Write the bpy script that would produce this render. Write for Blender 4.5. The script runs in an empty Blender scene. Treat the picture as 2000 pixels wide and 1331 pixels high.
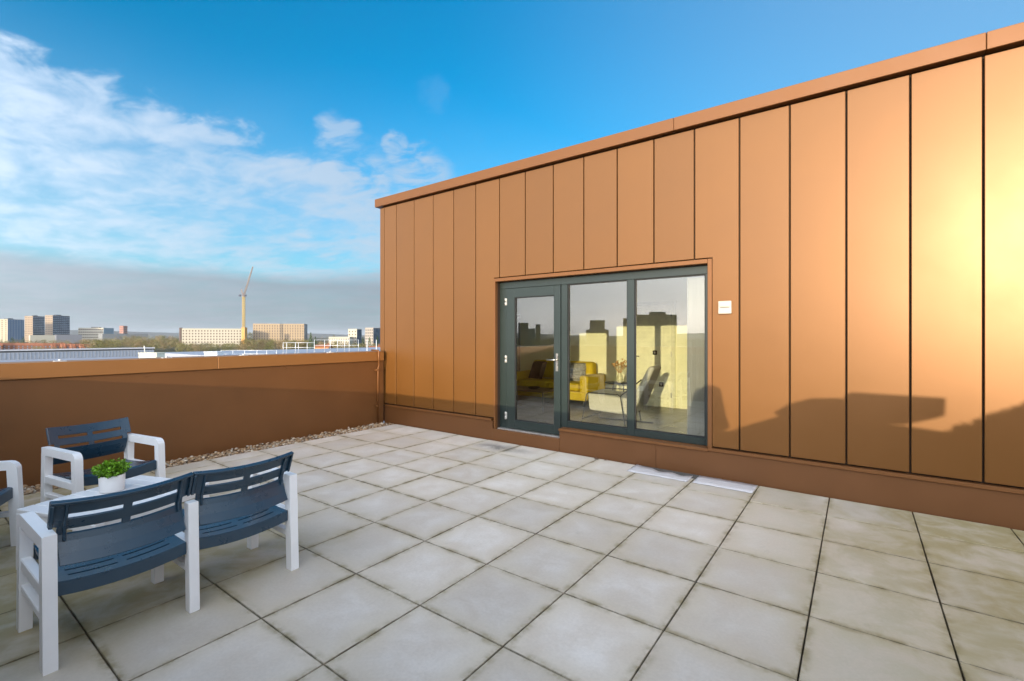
import bpy, bmesh, math, random
from mathutils import Vector, Matrix
random.seed(7)
R = math.radians
scene = bpy.context.scene
COL = scene.collection

# ------------------------------------------------------------------ camera, sky, sun, exposure
TH = 0.6360; CH = 1.5404; FPX = 915.34; HY = 656.5
SN, CS = math.sin(TH), math.cos(TH)
SUN_AZ, SUN_EL = R(14.5), R(7.2)
SUN_DIR = Vector((math.sin(SUN_AZ)*math.cos(SUN_EL), -math.cos(SUN_AZ)*math.cos(SUN_EL), math.sin(SUN_EL)))
cam = bpy.data.cameras.new('camera'); cam_o = bpy.data.objects.new('camera', cam); COL.objects.link(cam_o)
cam.sensor_width = 36; cam.lens = 36*FPX/2000; cam.shift_y = -(665.5-HY)/2000
cam.clip_start = 0.05; cam.clip_end = 30000
cam_o.location = (0, 0, CH); cam_o.rotation_euler = (R(90), 0, TH)
scene.camera = cam_o

def pix_dir(px, py):
    u = (px-1000)/FPX; w = (HY-py)/FPX
    return Vector((u*CS-SN, u*SN+CS, w)).normalized()

world = bpy.data.worlds.new('World'); scene.world = world; world.use_nodes = True
SKY_STRENGTH = 0.086
def build_world():
    nt = world.node_tree; N = nt.nodes; L = nt.links; N.clear()
    out = N.new('ShaderNodeOutputWorld'); bg = N.new('ShaderNodeBackground'); bg.inputs[1].default_value = SKY_STRENGTH
    L.new(bg.outputs[0], out.inputs[0])
    sky = N.new('ShaderNodeTexSky'); sky.sky_type = 'NISHITA'; sky.sun_disc = False
    sky.sun_elevation = SUN_EL; sky.sun_rotation = math.pi - SUN_AZ
    sky.altitude = 60; sky.air_density = 1.15; sky.dust_density = 0.9; sky.ozone_density = 2.2
    tc = N.new('ShaderNodeTexCoord'); D = tc.outputs['Generated']
    def M(op, a, b=None, c=None, clamp=False):
        n = N.new('ShaderNodeMath'); n.operation = op; n.use_clamp = clamp
        for i, x in enumerate((a, b, c)):
            if x is None: continue
            if isinstance(x, (int, float)): n.inputs[i].default_value = x
            else: L.new(x, n.inputs[i])
        return n.outputs[0]
    def DOT(v):
        n = N.new('ShaderNodeVectorMath'); n.operation = 'DOT_PRODUCT'; L.new(D, n.inputs[0]); n.inputs[1].default_value = v
        return n.outputs['Value']
    def SS(x, a, b):
        n = N.new('ShaderNodeMapRange'); n.interpolation_type = 'SMOOTHSTEP'; L.new(x, n.inputs[0])
        n.inputs[1].default_value = a; n.inputs[2].default_value = b; return n.outputs[0]
    def MIX(f, a, b, mode='MIX'):
        n = N.new('ShaderNodeMix'); n.data_type = 'RGBA'; n.blend_type = mode
        if isinstance(f, (int, float)): n.inputs[0].default_value = f
        else: L.new(f, n.inputs[0])
        for i, x in ((6, a), (7, b)):
            if isinstance(x, tuple): n.inputs[i].default_value = x
            else: L.new(x, n.inputs[i])
        return n.outputs[2]
    sep = N.new('ShaderNodeSeparateXYZ'); L.new(D, sep.inputs[0])
    z = sep.outputs[2]
    # flat cloud deck seen in perspective
    inv = M('DIVIDE', 1.0, M('MAXIMUM', M('ADD', z, 0.07), 0.03))
    sc = N.new('ShaderNodeVectorMath'); sc.operation = 'SCALE'; L.new(D, sc.inputs[0]); L.new(inv, sc.inputs['Scale'])
    def NOISE(scale, detail, rough, dist, rot=0.0, stretch=(1, 1, 1), off=(0, 0, 0)):
        mp = N.new('ShaderNodeMapping'); L.new(sc.outputs[0], mp.inputs[0])
        mp.inputs['Rotation'].default_value = (0, 0, rot); mp.inputs['Scale'].default_value = stretch; mp.inputs['Location'].default_value = off
        n = N.new('ShaderNodeTexNoise'); L.new(mp.outputs[0], n.inputs['Vector'])
        n.inputs['Scale'].default_value = scale; n.inputs['Detail'].default_value = detail
        n.inputs['Roughness'].default_value = rough; n.inputs['Distortion'].default_value = dist
        return n.outputs[0]
    n1 = NOISE(1.5, 7, 0.52, 0.35, rot=0.3, stretch=(1, 1.7, 0.2))
    n2 = NOISE(4.6, 6, 0.56, 0.4, rot=0.3, stretch=(1, 1.5, 0.2), off=(3, 1, 0))
    n3 = NOISE(0.7, 4, 0.5, 0.2, stretch=(1, 1, 0.2), off=(7, 2, 0))
    A, B = pix_dir(0, 60), pix_dir(745, 362)
    nv = A.cross(B).normalized()
    if nv.z > 0: nv = -nv
    edge = DOT(nv)                                   # >0 on the horizon side of the bank's upper edge
    wob = M('ADD', edge, M('ADD', M('MULTIPLY', M('SUBTRACT', n1, 0.5), 0.16), M('MULTIPLY', M('SUBTRACT', n2, 0.5), 0.11)))
    bank = SS(wob, 0.0, 0.040)
    body = SS(M('ADD', M('MULTIPLY', n1, 0.75), M('MULTIPLY', n2, 0.45)), 0.42, 0.78)
    strong = M('SUBTRACT', 1.0, M('MULTIPLY', SS(edge, 0.12, 0.34), 0.30))
    cloud = M('MULTIPLY', bank, M('MULTIPLY', M('ADD', M('MULTIPLY', body, 0.85), 0.20), strong), clamp=True)
    # single small clouds above the bank
    for (px, py, r, s) in ((662, 256, 0.030, 0.75), (640, 262, 0.022, 0.5), (775, 296, 0.024, 0.8), (812, 306, 0.022, 0.8), (845, 182, 0.024, 0.10), (700, 352, 0.06, 0.9), (820, 348, 0.05, 0.9)):
        d = M('ADD', DOT(pix_dir(px, py)), M('MULTIPLY', M('SUBTRACT', n2, 0.5), 0.0022))
        c = M('MULTIPLY', SS(d, math.cos(r*1.5), math.cos(r*0.3)), M('MULTIPLY', SS(n2, 0.32, 0.62), s))
        cloud = M('MAXIMUM', cloud, c)
    # pale veil that thickens towards the horizon, and the grey layer low down
    veil = M('MULTIPLY', SS(z, 0.50, 0.08), M('ADD', 0.22, M('MULTIPLY', n1, 0.45)))
    zz = M('ADD', z, M('MULTIPLY', M('SUBTRACT', n3, 0.5), 0.05))
    low = M('MULTIPLY', SS(zz, 0.135, 0.100), M('ADD', 0.76, M('MULTIPLY', SS(n3, 0.3, 0.7), 0.14)))
    csun = DOT(tuple(SUN_DIR))
    tint = MIX(SS(csun, 0.75, 0.05), sky.outputs[0], MIX(1.0, sky.outputs[0], (0.02, 1.06, 1.56, 1), 'MULTIPLY'))
    hs = N.new('ShaderNodeHueSaturation'); hs.inputs['Saturation'].default_value = 0.25; L.new(sky.outputs[0], hs.inputs['Color'])
    glow = hs.outputs[0]                              # clouds scatter the same light, nearly white
    # thin cloud scatters forwards: brighter and warmer towards the low sun
    half = M('POWER', M('MULTIPLY', M('ADD', csun, 1.0), 0.5), 2.2)
    phase = MIX(half, (1.0, 1.0, 1.0, 1), (9.4, 8.15, 7.3, 1))
    ccol = MIX(1.0, MIX(0.78, glow, (2.3, 2.95, 3.75, 1)), phase, 'MULTIPLY')
    lcol = MIX(1.0, MIX(1.0, MIX(0.80, glow, (1.90, 2.36, 3.0, 1)), (0.66, 0.66, 0.66, 1), 'MULTIPLY'), phase, 'MULTIPLY')
    # the high veil that covers the sunny half of the sky
    fwd = (-SN, CS, 0.0)
    backv = M('MULTIPLY', SS(DOT(fwd), 0.25, -0.55), M('ADD', 0.60, M('MULTIPLY', n1, 0.35)))
    veil = M('MAXIMUM', veil, backv)
    veil = M('MAXIMUM', veil, M('MULTIPLY', SS(DOT((CS, SN, 0.0)), -0.15, 0.75), 0.36))
    c1 = MIX(veil, tint, ccol)
    c2 = MIX(M('MULTIPLY', cloud, 0.80), c1, ccol)
    c3 = MIX(low, c2, lcol)
    L.new(c3, bg.inputs[0])
build_world()
world.cycles.sampling_method = 'MANUAL'; world.cycles.sample_map_resolution = 512

sun = bpy.data.lights.new('sun', 'SUN'); sun.energy = 2.1; sun.angle = R(0.4); sun.color = (1.0, 0.84, 0.58)
sun_o = bpy.data.objects.new('sun', sun); COL.objects.link(sun_o)
sun_o.rotation_euler = SUN_DIR.to_track_quat('Z', 'Y').to_euler(); sun_o.location = (0, -20, 30)

scene.view_settings.view_transform = 'Standard'; scene.view_settings.look = 'None'
scene.view_settings.gamma = 1.0; scene.view_settings.use_curve_mapping = False
scene.view_settings.exposure = 1.29
scene.render.engine = 'CYCLES'
cy = scene.cycles; cy.max_bounces = 8; cy.diffuse_bounces = 4; cy.glossy_bounces = 4; cy.transparent_max_bounces = 12
cy.sample_clamp_indirect = 8.0; cy.use_denoising = True; cy.caustics_reflective = True; cy.blur_glossy = 0.5

# ------------------------------------------------------------------ helpers
def tag(o, label=None, cat=None, group=None, kind=None):
    if label: o['label'] = label
    if cat: o['category'] = cat
    if group: o['group'] = group
    if kind: o['kind'] = kind
    return o
def empty(name, loc=(0, 0, 0), rz=0.0, **k):
    o = bpy.data.objects.new(name, None); COL.objects.link(o); o.location = loc; o.rotation_euler = (0, 0, rz)
    o.empty_display_size = 0.2
    return tag(o, **k)
def copy_tree(o, parent=None):
    c = o.copy(); COL.objects.link(c); c.parent = parent
    for ch in list(o.children): copy_tree(ch, c)
    return c

class MB:
    def __init__(s): s.v = []; s.f = []; s.sm = []
    def add(s, vs, fs, smooth=False):
        b = len(s.v); s.v += [tuple(p) for p in vs]; s.f += [tuple(i+b for i in f) for f in fs]; s.sm += [smooth]*len(fs); return s
    BF = [(0, 3, 2, 1), (4, 5, 6, 7), (0, 1, 5, 4), (1, 2, 6, 5), (2, 3, 7, 6), (3, 0, 4, 7)]
    def box(s, x0, x1, y0, y1, z0, z1):
        return s.add([(x0, y0, z0), (x1, y0, z0), (x1, y1, z0), (x0, y1, z0), (x0, y0, z1), (x1, y0, z1), (x1, y1, z1), (x0, y1, z1)], MB.BF)
    def hexa(s, bottom, top):
        return s.add(list(bottom)+list(top), MB.BF)
    def prism(s, pts, z0, z1):                       # pts: ccw footprint
        n = len(pts)
        return s.add([(x, y, z0) for x, y in pts]+[(x, y, z1) for x, y in pts],
                     [tuple(reversed(range(n))), tuple(range(n, 2*n))]+[(i, (i+1) % n, n+(i+1) % n, n+i) for i in range(n)])
    def tube(s, pts, r, n=8, cap=True, smooth=True):
        pts = [Vector(p) for p in pts]; rs = r if isinstance(r, (list, tuple)) else [r]*len(pts)
        b = len(s.v); prev = None
        for i, p in enumerate(pts):
            t = (pts[min(i+1, len(pts)-1)]-pts[max(i-1, 0)]).normalized()
            if prev is None:
                a = Vector((0, 0, 1)) if abs(t.z) < 0.9 else Vector((1, 0, 0)); x = t.cross(a).normalized()
            else:
                x = (prev - t*prev.dot(t)).normalized()
            y = t.cross(x); prev = x
            for k in range(n):
                q = p + (x*math.cos(2*math.pi*k/n)+y*math.sin(2*math.pi*k/n))*rs[i]; s.v.append(tuple(q))
        for i in range(len(pts)-1):
            for k in range(n):
                s.f.append((b+i*n+k, b+i*n+(k+1) % n, b+(i+1)*n+(k+1) % n, b+(i+1)*n+k)); s.sm.append(smooth)
        if cap:
            s.f.append(tuple(b+k for k in reversed(range(n)))); s.f.append(tuple(b+(len(pts)-1)*n+k for k in range(n))); s.sm += [False, False]
        return s
    def lathe(s, prof, n=24, c=(0, 0, 0)):
        b = len(s.v)
        for r, z in prof:
            for k in range(n): s.v.append((c[0]+r*math.cos(2*math.pi*k/n), c[1]+r*math.sin(2*math.pi*k/n), c[2]+z))
        for i in range(len(prof)-1):
            for k in range(n): s.f.append((b+i*n+k, b+i*n+(k+1) % n, b+(i+1)*n+(k+1) % n, b+(i+1)*n+k)); s.sm.append(True)
        return s
    def plate(s, xs, ys, filled, top, bot):
        """a curved plate with slots: cells (i,j) where filled; top/bot map (x,y)->point"""
        nx, ny = len(xs)-1, len(ys)-1; idx = {}
        def V(i, j, k):
            key = (i, j, k)
            if key not in idx: idx[key] = len(s.v); s.v.append(tuple((top if k else bot)(xs[i], ys[j])))
            return idx[key]
        F = lambda i, j: 0 <= i < nx and 0 <= j < ny and filled(i, j)
        for i in range(nx):
            for j in range(ny):
                if not F(i, j): continue
                q = [(V(i, j, 1), V(i+1, j, 1), V(i+1, j+1, 1), V(i, j+1, 1)), (V(i, j, 0), V(i, j+1, 0), V(i+1, j+1, 0), V(i+1, j, 0))]
                if not F(i-1, j): q.append((V(i, j, 0), V(i, j, 1), V(i, j+1, 1), V(i, j+1, 0)))
                if not F(i+1, j): q.append((V(i+1, j, 0), V(i+1, j+1, 0), V(i+1, j+1, 1), V(i+1, j, 1)))
                if not F(i, j-1): q.append((V(i, j, 0), V(i+1, j, 0), V(i+1, j, 1), V(i, j, 1)))
                if not F(i, j+1): q.append((V(i, j+1, 0), V(i, j+1, 1), V(i+1, j+1, 1), V(i+1, j+1, 0)))
                s.f += q; s.sm += [False]*len(q)
        return s
    def ribbon(s, path, w, x0, x1):                  # a flat bar bent along path in the (y,z) plane, from x0 to x1
        P = [Vector(p) for p in path]; L_, R_ = [], []
        for i, p in enumerate(P):
            d0 = (P[i]-P[i-1]).normalized() if i else (P[1]-P[0]).normalized()
            d1 = (P[i+1]-P[i]).normalized() if i < len(P)-1 else d0
            n0 = Vector((-d0.y, d0.x)); n1 = Vector((-d1.y, d1.x)); m = (n0+n1).normalized(); k = w/2/max(0.3, m.dot(n0))
            L_.append(p+m*k); R_.append(p-m*k)
        L_[0].y = R_[0].y = P[0].y; L_[-1].y = R_[-1].y = P[-1].y
        n = len(P); vs = [(x0, q.x, q.y) for q in L_]+[(x0, q.x, q.y) for q in R_]+[(x1, q.x, q.y) for q in L_]+[(x1, q.x, q.y) for q in R_]
        fs = []
        for i in range(n-1):
            a, b2, c, d = i, i+1, n+i+1, n+i
            fs += [(a, b2, c, d), (2*n+a, 2*n+d, 2*n+c, 2*n+b2), (a, 2*n+a, 2*n+b2, b2), (d, c, 2*n+c, 2*n+d)]
        fs += [(0, n, 3*n, 2*n), (n-1, 3*n-1, 4*n-1, 2*n-1)]
        return s.add(vs, fs)
    def mesh(s, name, bevel=0.0, seg=1, fix=True, ang=35):
        me = bpy.data.meshes.new(name); me.from_pydata(s.v, [], s.f)
        me.polygons.foreach_set('use_smooth', s.sm); me.update()
        if fix or bevel:
            bm = bmesh.new(); bm.from_mesh(me)
            if fix: bmesh.ops.recalc_face_normals(bm, faces=bm.faces)
            if bevel:
                ed = [e for e in bm.edges if len(e.link_faces) == 2 and e.calc_face_angle(0) > R(ang)]
                bmesh.ops.bevel(bm, geom=ed, offset=bevel, segments=seg, affect='EDGES', profile=0.5, clamp_overlap=True)
            bm.to_mesh(me); bm.free()
        return me
    def build(s, name, m, parent=None, bevel=0.0, seg=1, fix=True, loc=None, ang=35):
        me = s.mesh(name, bevel, seg, fix, ang); me.materials.append(m)
        o = bpy.data.objects.new(name, me); COL.objects.link(o); o.parent = parent
        if loc: o.location = loc
        return o
def obj(name, me, parent=None, loc=(0, 0, 0), rot=(0, 0, 0)):
    o = bpy.data.objects.new(name, me); COL.objects.link(o); o.parent = parent; o.location = loc; o.rotation_euler = rot; return o
def box(name, m, x0, x1, y0, y1, z0, z1, parent=None, bevel=0.0, seg=1):
    """a box whose origin is its own base centre"""
    cx, cy_, = (x0+x1)/2, (y0+y1)/2
    return MB().box(x0-cx, x1-cx, y0-cy_, y1-cy_, 0, z1-z0).build(name, m, parent, bevel, seg, loc=(cx, cy_, z0))

# ------------------------------------------------------------------ materials
MATS = {}
def mat(name, col, rough=0.6, metal=0.0, var=0.12, scale=6.0, bump=0.0, bscale=60.0, spec=0.5, rvar=0.08, coat=0.0, rnd=0.0, coords='Object', sub=None):
    m = bpy.data.materials.new(name); m.use_nodes = True; nt = m.node_tree; N, L = nt.nodes, nt.links
    b = N['Principled BSDF']; b.inputs['Metallic'].default_value = metal; b.inputs['Specular IOR Level'].default_value = spec
    b.inputs['Coat Weight'].default_value = coat; b.inputs['Coat Roughness'].default_value = 0.2
    tc = N.new('ShaderNodeTexCoord')
    n = N.new('ShaderNodeTexNoise'); n.inputs['Scale'].default_value = scale; n.inputs['Detail'].default_value = 6; n.inputs['Roughness'].default_value = 0.6
    L.new(tc.outputs[coords], n.inputs['Vector'])
    mr = N.new('ShaderNodeMapRange'); L.new(n.outputs[0], mr.inputs[0]); mr.inputs[1].default_value = 0.25; mr.inputs[2].default_value = 0.75
    mr.inputs[3].default_value = 1-var; mr.inputs[4].default_value = 1+var
    val = mr.outputs[0]
    if rnd:
        oi = N.new('ShaderNodeObjectInfo'); r2 = N.new('ShaderNodeMapRange'); L.new(oi.outputs['Random'], r2.inputs[0])
        r2.inputs[3].default_value = 1-rnd; r2.inputs[4].default_value = 1+rnd
        mm = N.new('ShaderNodeMath'); mm.operation = 'MULTIPLY'; L.new(val, mm.inputs[0]); L.new(r2.outputs[0], mm.inputs[1]); val = mm.outputs[0]
    mx = N.new('ShaderNodeVectorMath'); mx.operation = 'SCALE'; mx.inputs[0].default_value = col; L.new(val, mx.inputs['Scale'])
    L.new(mx.outputs[0], b.inputs['Base Color'])
    rr = N.new('ShaderNodeMapRange'); L.new(n.outputs[0], rr.inputs[0]); rr.inputs[1].default_value = 0.3; rr.inputs[2].default_value = 0.7
    rr.inputs[3].default_value = max(0.02, rough-rvar); rr.inputs[4].default_value = min(1, rough+rvar); L.new(rr.outputs[0], b.inputs['Roughness'])
    if bump:
        n2 = N.new('ShaderNodeTexNoise'); n2.inputs['Scale'].default_value = bscale; n2.inputs['Detail'].default_value = 4; L.new(tc.outputs[coords], n2.inputs['Vector'])
        bp = N.new('ShaderNodeBump'); bp.inputs['Strength'].default_value = bump; bp.inputs['Distance'].default_value = 0.01; L.new(n2.outputs[0], bp.inputs['Height']); L.new(bp.outputs[0], b.inputs['Normal'])
    MATS[name] = m
    return m
def glass_mat(name, tint=(1, 1, 1), base=0.10, gain=1.4, rough=0.0):
    m = bpy.data.materials.new(name); m.use_nodes = True; nt = m.node_tree; N, L = nt.nodes, nt.links; N.clear()
    out = N.new('ShaderNodeOutputMaterial'); mix = N.new('ShaderNodeMixShader'); tr = N.new('ShaderNodeBsdfTransparent'); gl = N.new('ShaderNodeBsdfGlossy')
    tr.inputs[0].default_value = (*tint, 1); gl.inputs['Roughness'].default_value = rough
    fr = N.new('ShaderNodeFresnel'); fr.inputs[0].default_value = 1.5
    # the same reflectance from either side
    geo = N.new('ShaderNodeNewGeometry')
    ma = N.new('ShaderNodeMath'); ma.operation = 'MULTIPLY_ADD'; ma.use_clamp = True; L.new(fr.outputs[0], ma.inputs[0]); ma.inputs[1].default_value = gain; ma.inputs[2].default_value = base
    bf = N.new('ShaderNodeMix'); L.new(geo.outputs['Backfacing'], bf.inputs[0]); L.new(ma.outputs[0], bf.inputs[2]); bf.inputs[3].default_value = base+0.05
    L.new(bf.outputs[0], mix.inputs[0]); L.new(tr.outputs[0], mix.inputs[1]); L.new(gl.outputs[0], mix.inputs[2]); L.new(mix.outputs[0], out.inputs[0])
    return m

BRONZE = (0.168, 0.070, 0.016)
bronze = mat('bronze_cladding', BRONZE, 0.36, 0.30, 0.04, 1.2, bump=0.012, bscale=3.0, rvar=0.03, rnd=0.05, spec=0.46)
bronze_flat = mat('bronze_flashing', (0.170, 0.066, 0.017), 0.50, 0.30, 0.06, 3.0, rvar=0.05)
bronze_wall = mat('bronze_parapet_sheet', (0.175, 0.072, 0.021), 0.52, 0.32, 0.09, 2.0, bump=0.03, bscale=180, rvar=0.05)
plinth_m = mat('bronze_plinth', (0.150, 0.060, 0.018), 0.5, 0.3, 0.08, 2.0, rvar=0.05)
lit_coping_m = mat('sunlit_bronze_coping', (0.290, 0.122, 0.032), 0.45, 0.2, 0.05, 2.0, rvar=0.05)  # brighter bronze: sunlight on the parapet coping is put into the colour
joint_dark = mat('joint_shadow_membrane', (0.03, 0.016, 0.009), 0.8)  # dark sheet behind the panels, joint shadow put into its colour
frame_mat = mat('grey_green_aluminium', (0.017, 0.027, 0.024), 0.38, 0.1, 0.06, 3.0, rvar=0.05)
steel = mat('brushed_steel', (0.62, 0.58, 0.52), 0.28, 1.0, 0.05)
alu = mat('aluminium_strip', (0.55, 0.52, 0.48), 0.4, 0.8, 0.1)
gasket = mat('black_gasket', (0.012, 0.012, 0.013), 0.6)
glass = glass_mat('window_glass', (0.96, 0.97, 0.92), 0.07, 1.35)
white_al = mat('white_powder_coat', (0.80, 0.80, 0.80), 0.36, 0.0, 0.05, 4.0, rvar=0.05, bump=0.02, bscale=400)
anthracite = mat('anthracite_plastic', (0.012, 0.040, 0.070), 0.30, 0.0, 0.14, 8.0, bump=0.05, bscale=350, rvar=0.06, spec=0.75)
cream_pl = mat('cream_plastic', (0.42, 0.40, 0.33), 0.45)

# ------------------------------------------------------------------ terrain far below and roof around
GZ = -16.0
def w3(cx, cz, z=0.0): return Vector((cx*CS-cz*SN, cx*SN+cz*CS, z))
def at(px, d, z=0.0): return w3((px-1000)/FPX*d, d, z)          # a point on the map d metres ahead at that bearing
def zat(py, d): return CH+(HY-py)*d/FPX

def land_material():
    m = mat('winter_land', (0.085, 0.078, 0.045), 0.95, 0, 0.5, 0.01, spec=0.1)
    return m
tag(MB().prism([(9000*math.cos(2*math.pi*k/64), 9000*math.sin(2*math.pi*k/64)) for k in range(64)], GZ-2, GZ).build('ground', land_material()), kind='structure')

# ------------------------------------------------------------------ terrace: slabs, gravel strip
FY = 5.41            # face of the cladding
PXW = -6.83          # face of the side parapet
tag(MB().box(-7.18, 7.0, -0.80, 5.46, -0.30, -0.045).build('terrace_base', mat('bitumen_base', (0.030, 0.025, 0.018), 0.9)), kind='structure')

def paving_material():
    m = bpy.data.materials.new('concrete_paving'); m.use_nodes = True; nt = m.node_tree; N, L = nt.nodes, nt.links
    b = N['Principled BSDF']; b.inputs['Specular IOR Level'].default_value = 0.35
    tc = N.new('ShaderNodeTexCoord'); geo = N.new('ShaderNodeNewGeometry'); oi = N.new('ShaderNodeObjectInfo')
    def Mt(op, a, b_=None, clamp=False):
        n = N.new('ShaderNodeMath'); n.operation = op; n.use_clamp = clamp
        for i, x in enumerate((a, b_)):
            if x is None: continue
            if isinstance(x, (int, float)): n.inputs[i].default_value = x
            else: L.new(x, n.inputs[i])
        return n.outputs[0]
    def NZ(vec, sc, det=6, ro=0.6, dist=0.0):
        n = N.new('ShaderNodeTexNoise'); n.inputs['Scale'].default_value = sc; n.inputs['Detail'].default_value = det; n.inputs['Roughness'].default_value = ro; n.inputs['Distortion'].default_value = dist
        L.new(vec, n.inputs['Vector']); return n.outputs[0]
    def SS(x, a, c, lo=0.0, hi=1.0):
        n = N.new('ShaderNodeMapRange'); n.interpolation_type = 'SMOOTHSTEP'; L.new(x, n.inputs[0]); n.inputs[1].default_value = a; n.inputs[2].default_value = c
        n.inputs[3].default_value = lo; n.inputs[4].default_value = hi; return n.outputs[0]
    def MX(f, a, c, mode='MIX'):
        n = N.new('ShaderNodeMix'); n.data_type = 'RGBA'; n.blend_type = mode
        if isinstance(f, (int, float)): n.inputs[0].default_value = f
        else: L.new(f, n.inputs[0])
        for i, x in ((6, a), (7, c)):
            if isinstance(x, tuple): n.inputs[i].default_value = x
            else: L.new(x, n.inputs[i])
        return n.outputs[2]
    P = geo.outputs['Position']; O = tc.outputs['Object']
    sp = N.new('ShaderNodeSeparateXYZ'); L.new(P, sp.inputs[0]); so = N.new('ShaderNodeSeparateXYZ'); L.new(O, so.inputs[0])
    ed = Mt('MAXIMUM', Mt('ABSOLUTE', so.outputs[0]), Mt('ABSOLUTE', so.outputs[1]))
    fine = NZ(P, 55, 5, 0.7); mid = NZ(P, 4.2, 6, 0.62, 0.4); big = NZ(P, 1.1, 4, 0.6, 0.6); big2 = NZ(P, 0.75, 5, 0.6, 0.3)
    base = MX(SS(mid, 0.3, 0.7), (0.555, 0.496, 0.422, 1), (0.650, 0.605, 0.545, 1))
    tone = N.new('ShaderNodeMapRange'); L.new(oi.outputs['Random'], tone.inputs[0]); tone.inputs[3].default_value = 0.88; tone.inputs[4].default_value = 1.08
    t2 = Mt('MULTIPLY', tone.outputs[0], SS(fine, 0.2, 0.8, 0.93, 1.06))
    sv = N.new('ShaderNodeVectorMath'); sv.operation = 'SCALE'; L.new(base, sv.inputs[0]); L.new(t2, sv.inputs['Scale'])
    c = sv.outputs[0]
    # algae: along joints, and in damp areas (by the wall on the right, under the furniture)
    xr = Mt('MAXIMUM', SS(Mt('ADD', sp.outputs[0], Mt('MULTIPLY', sp.outputs[1], 0.22)), -0.4, 1.6), Mt('MULTIPLY', SS(sp.outputs[0], -2.7, -3.4), SS(sp.outputs[1], 2.6, 1.2)))
    soft = SS(Mt('ADD', ed, Mt('MULTIPLY', Mt('SUBTRACT', big, 0.5), 0.25)), 0.10, 0.31)
    c = MX(Mt('MULTIPLY', Mt('MULTIPLY', soft, SS(mid, 0.25, 0.7, 0.4, 1.0)), 0.55), c, (0.500, 0.418, 0.280, 1))
    damp = Mt('MULTIPLY', xr, SS(big, 0.20, 0.50))
    damp2 = Mt('MULTIPLY', damp, SS(mid, 0.30, 0.62, 0.50, 1.0))
    c = MX(Mt('MULTIPLY', damp2, 0.90), c, (0.295, 0.240, 0.105, 1))
    brown = Mt('MULTIPLY', SS(big2, 0.48, 0.72), SS(mid, 0.35, 0.7, 0.2, 1.0))
    c = MX(Mt('MULTIPLY', brown, 0.45), c, (0.30, 0.235, 0.15, 1))
    joint = Mt('MULTIPLY', SS(ed, 0.245, 0.299), SS(NZ(P, 7.0, 5, 0.65), 0.38, 0.68))
    c = MX(Mt('MULTIPLY', joint, 0.75), c, (0.190, 0.150, 0.055, 1))
    c = MX(Mt('MULTIPLY', SS(ed, 0.2915, 0.2955), SS(NZ(P, 9.0, 4, 0.6), 0.3, 0.7, 0.25, 0.8)), c, (0.07, 0.055, 0.03, 1))
    dark = Mt('MULTIPLY', SS(NZ(P, 2.6, 7, 0.7, 0.8), 0.62, 0.78), 0.35)
    c = MX(dark, c, (0.16, 0.15, 0.13, 1))
    # a dark scuffed patch before the door
    dv = N.new('ShaderNodeVectorMath'); dv.operation = 'SUBTRACT'; L.new(P, dv.inputs[0]); dv.inputs[1].default_value = (-3.95, 5.10, 0)
    dm = N.new('ShaderNodeVectorMath'); dm.operation = 'MULTIPLY'; L.new(dv.outputs[0], dm.inputs[0]); dm.inputs[1].default_value = (1.0, 2.8, 0)
    dl = N.new('ShaderNodeVectorMath'); dl.operation = 'LENGTH'; L.new(dm.outputs[0], dl.inputs[0])
    patch = Mt('MULTIPLY', SS(dl.outputs['Value'], 0.62, 0.12), SS(NZ(P, 5.0, 6, 0.7, 0.5), 0.30, 0.62))
    c = MX(Mt('MULTIPLY', patch, 0.75), c, (0.13, 0.125, 0.115, 1))
    L.new(c, b.inputs['Base Color'])
    L.new(SS(mid, 0.3, 0.75, 0.52, 0.80), b.inputs['Roughness'])
    bp = N.new('ShaderNodeBump'); bp.inputs['Strength'].default_value = 0.12; bp.inputs['Distance'].default_value = 0.004; L.new(NZ(P, 160, 4, 0.7), bp.inputs['Height']); L.new(bp.outputs[0], b.inputs['Normal'])
    return m
paving_mat = paving_material()
terrace = tag(empty('terrace_paving', (0, 0, 0)), kind='structure')
slab_meshes = {}
def slab(x0, x1, y0, y1):
    w, d = round(x1-x0, 3), round(y1-y0, 3)
    if (w, d) not in slab_meshes:
        g = 0.0032
        mb = MB().box(-w/2+g, w/2-g, -d/2+g, d/2-g, -0.04, 0.0)
        me = mb.mesh('paving_slab', 0.0018, 1); me.materials.append(paving_mat); slab_meshes[(w, d)] = me
    o = obj('paving_slab', slab_meshes[(w, d)], terrace, ((x0+x1)/2, (y0+y1)/2, random.uniform(-0.0016, 0.0012)),
            (random.uniform(-1, 1)*0.0022, random.uniform(-1, 1)*0.0022, random.uniform(-1, 1)*0.0025))
gx = [-6.50]+[-2.018+0.6*j for j in range(-7, 14)]
gy = [-0.40]+[1.844+0.6*i for i in range(-3, 6)]+[5.385]
for i in range(len(gx)-1):
    for j in range(len(gy)-1):
        if gy[j+1]-gy[j] < 0.05: continue
        slab(gx[i], gx[i+1], gy[j], gy[j+1])

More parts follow.
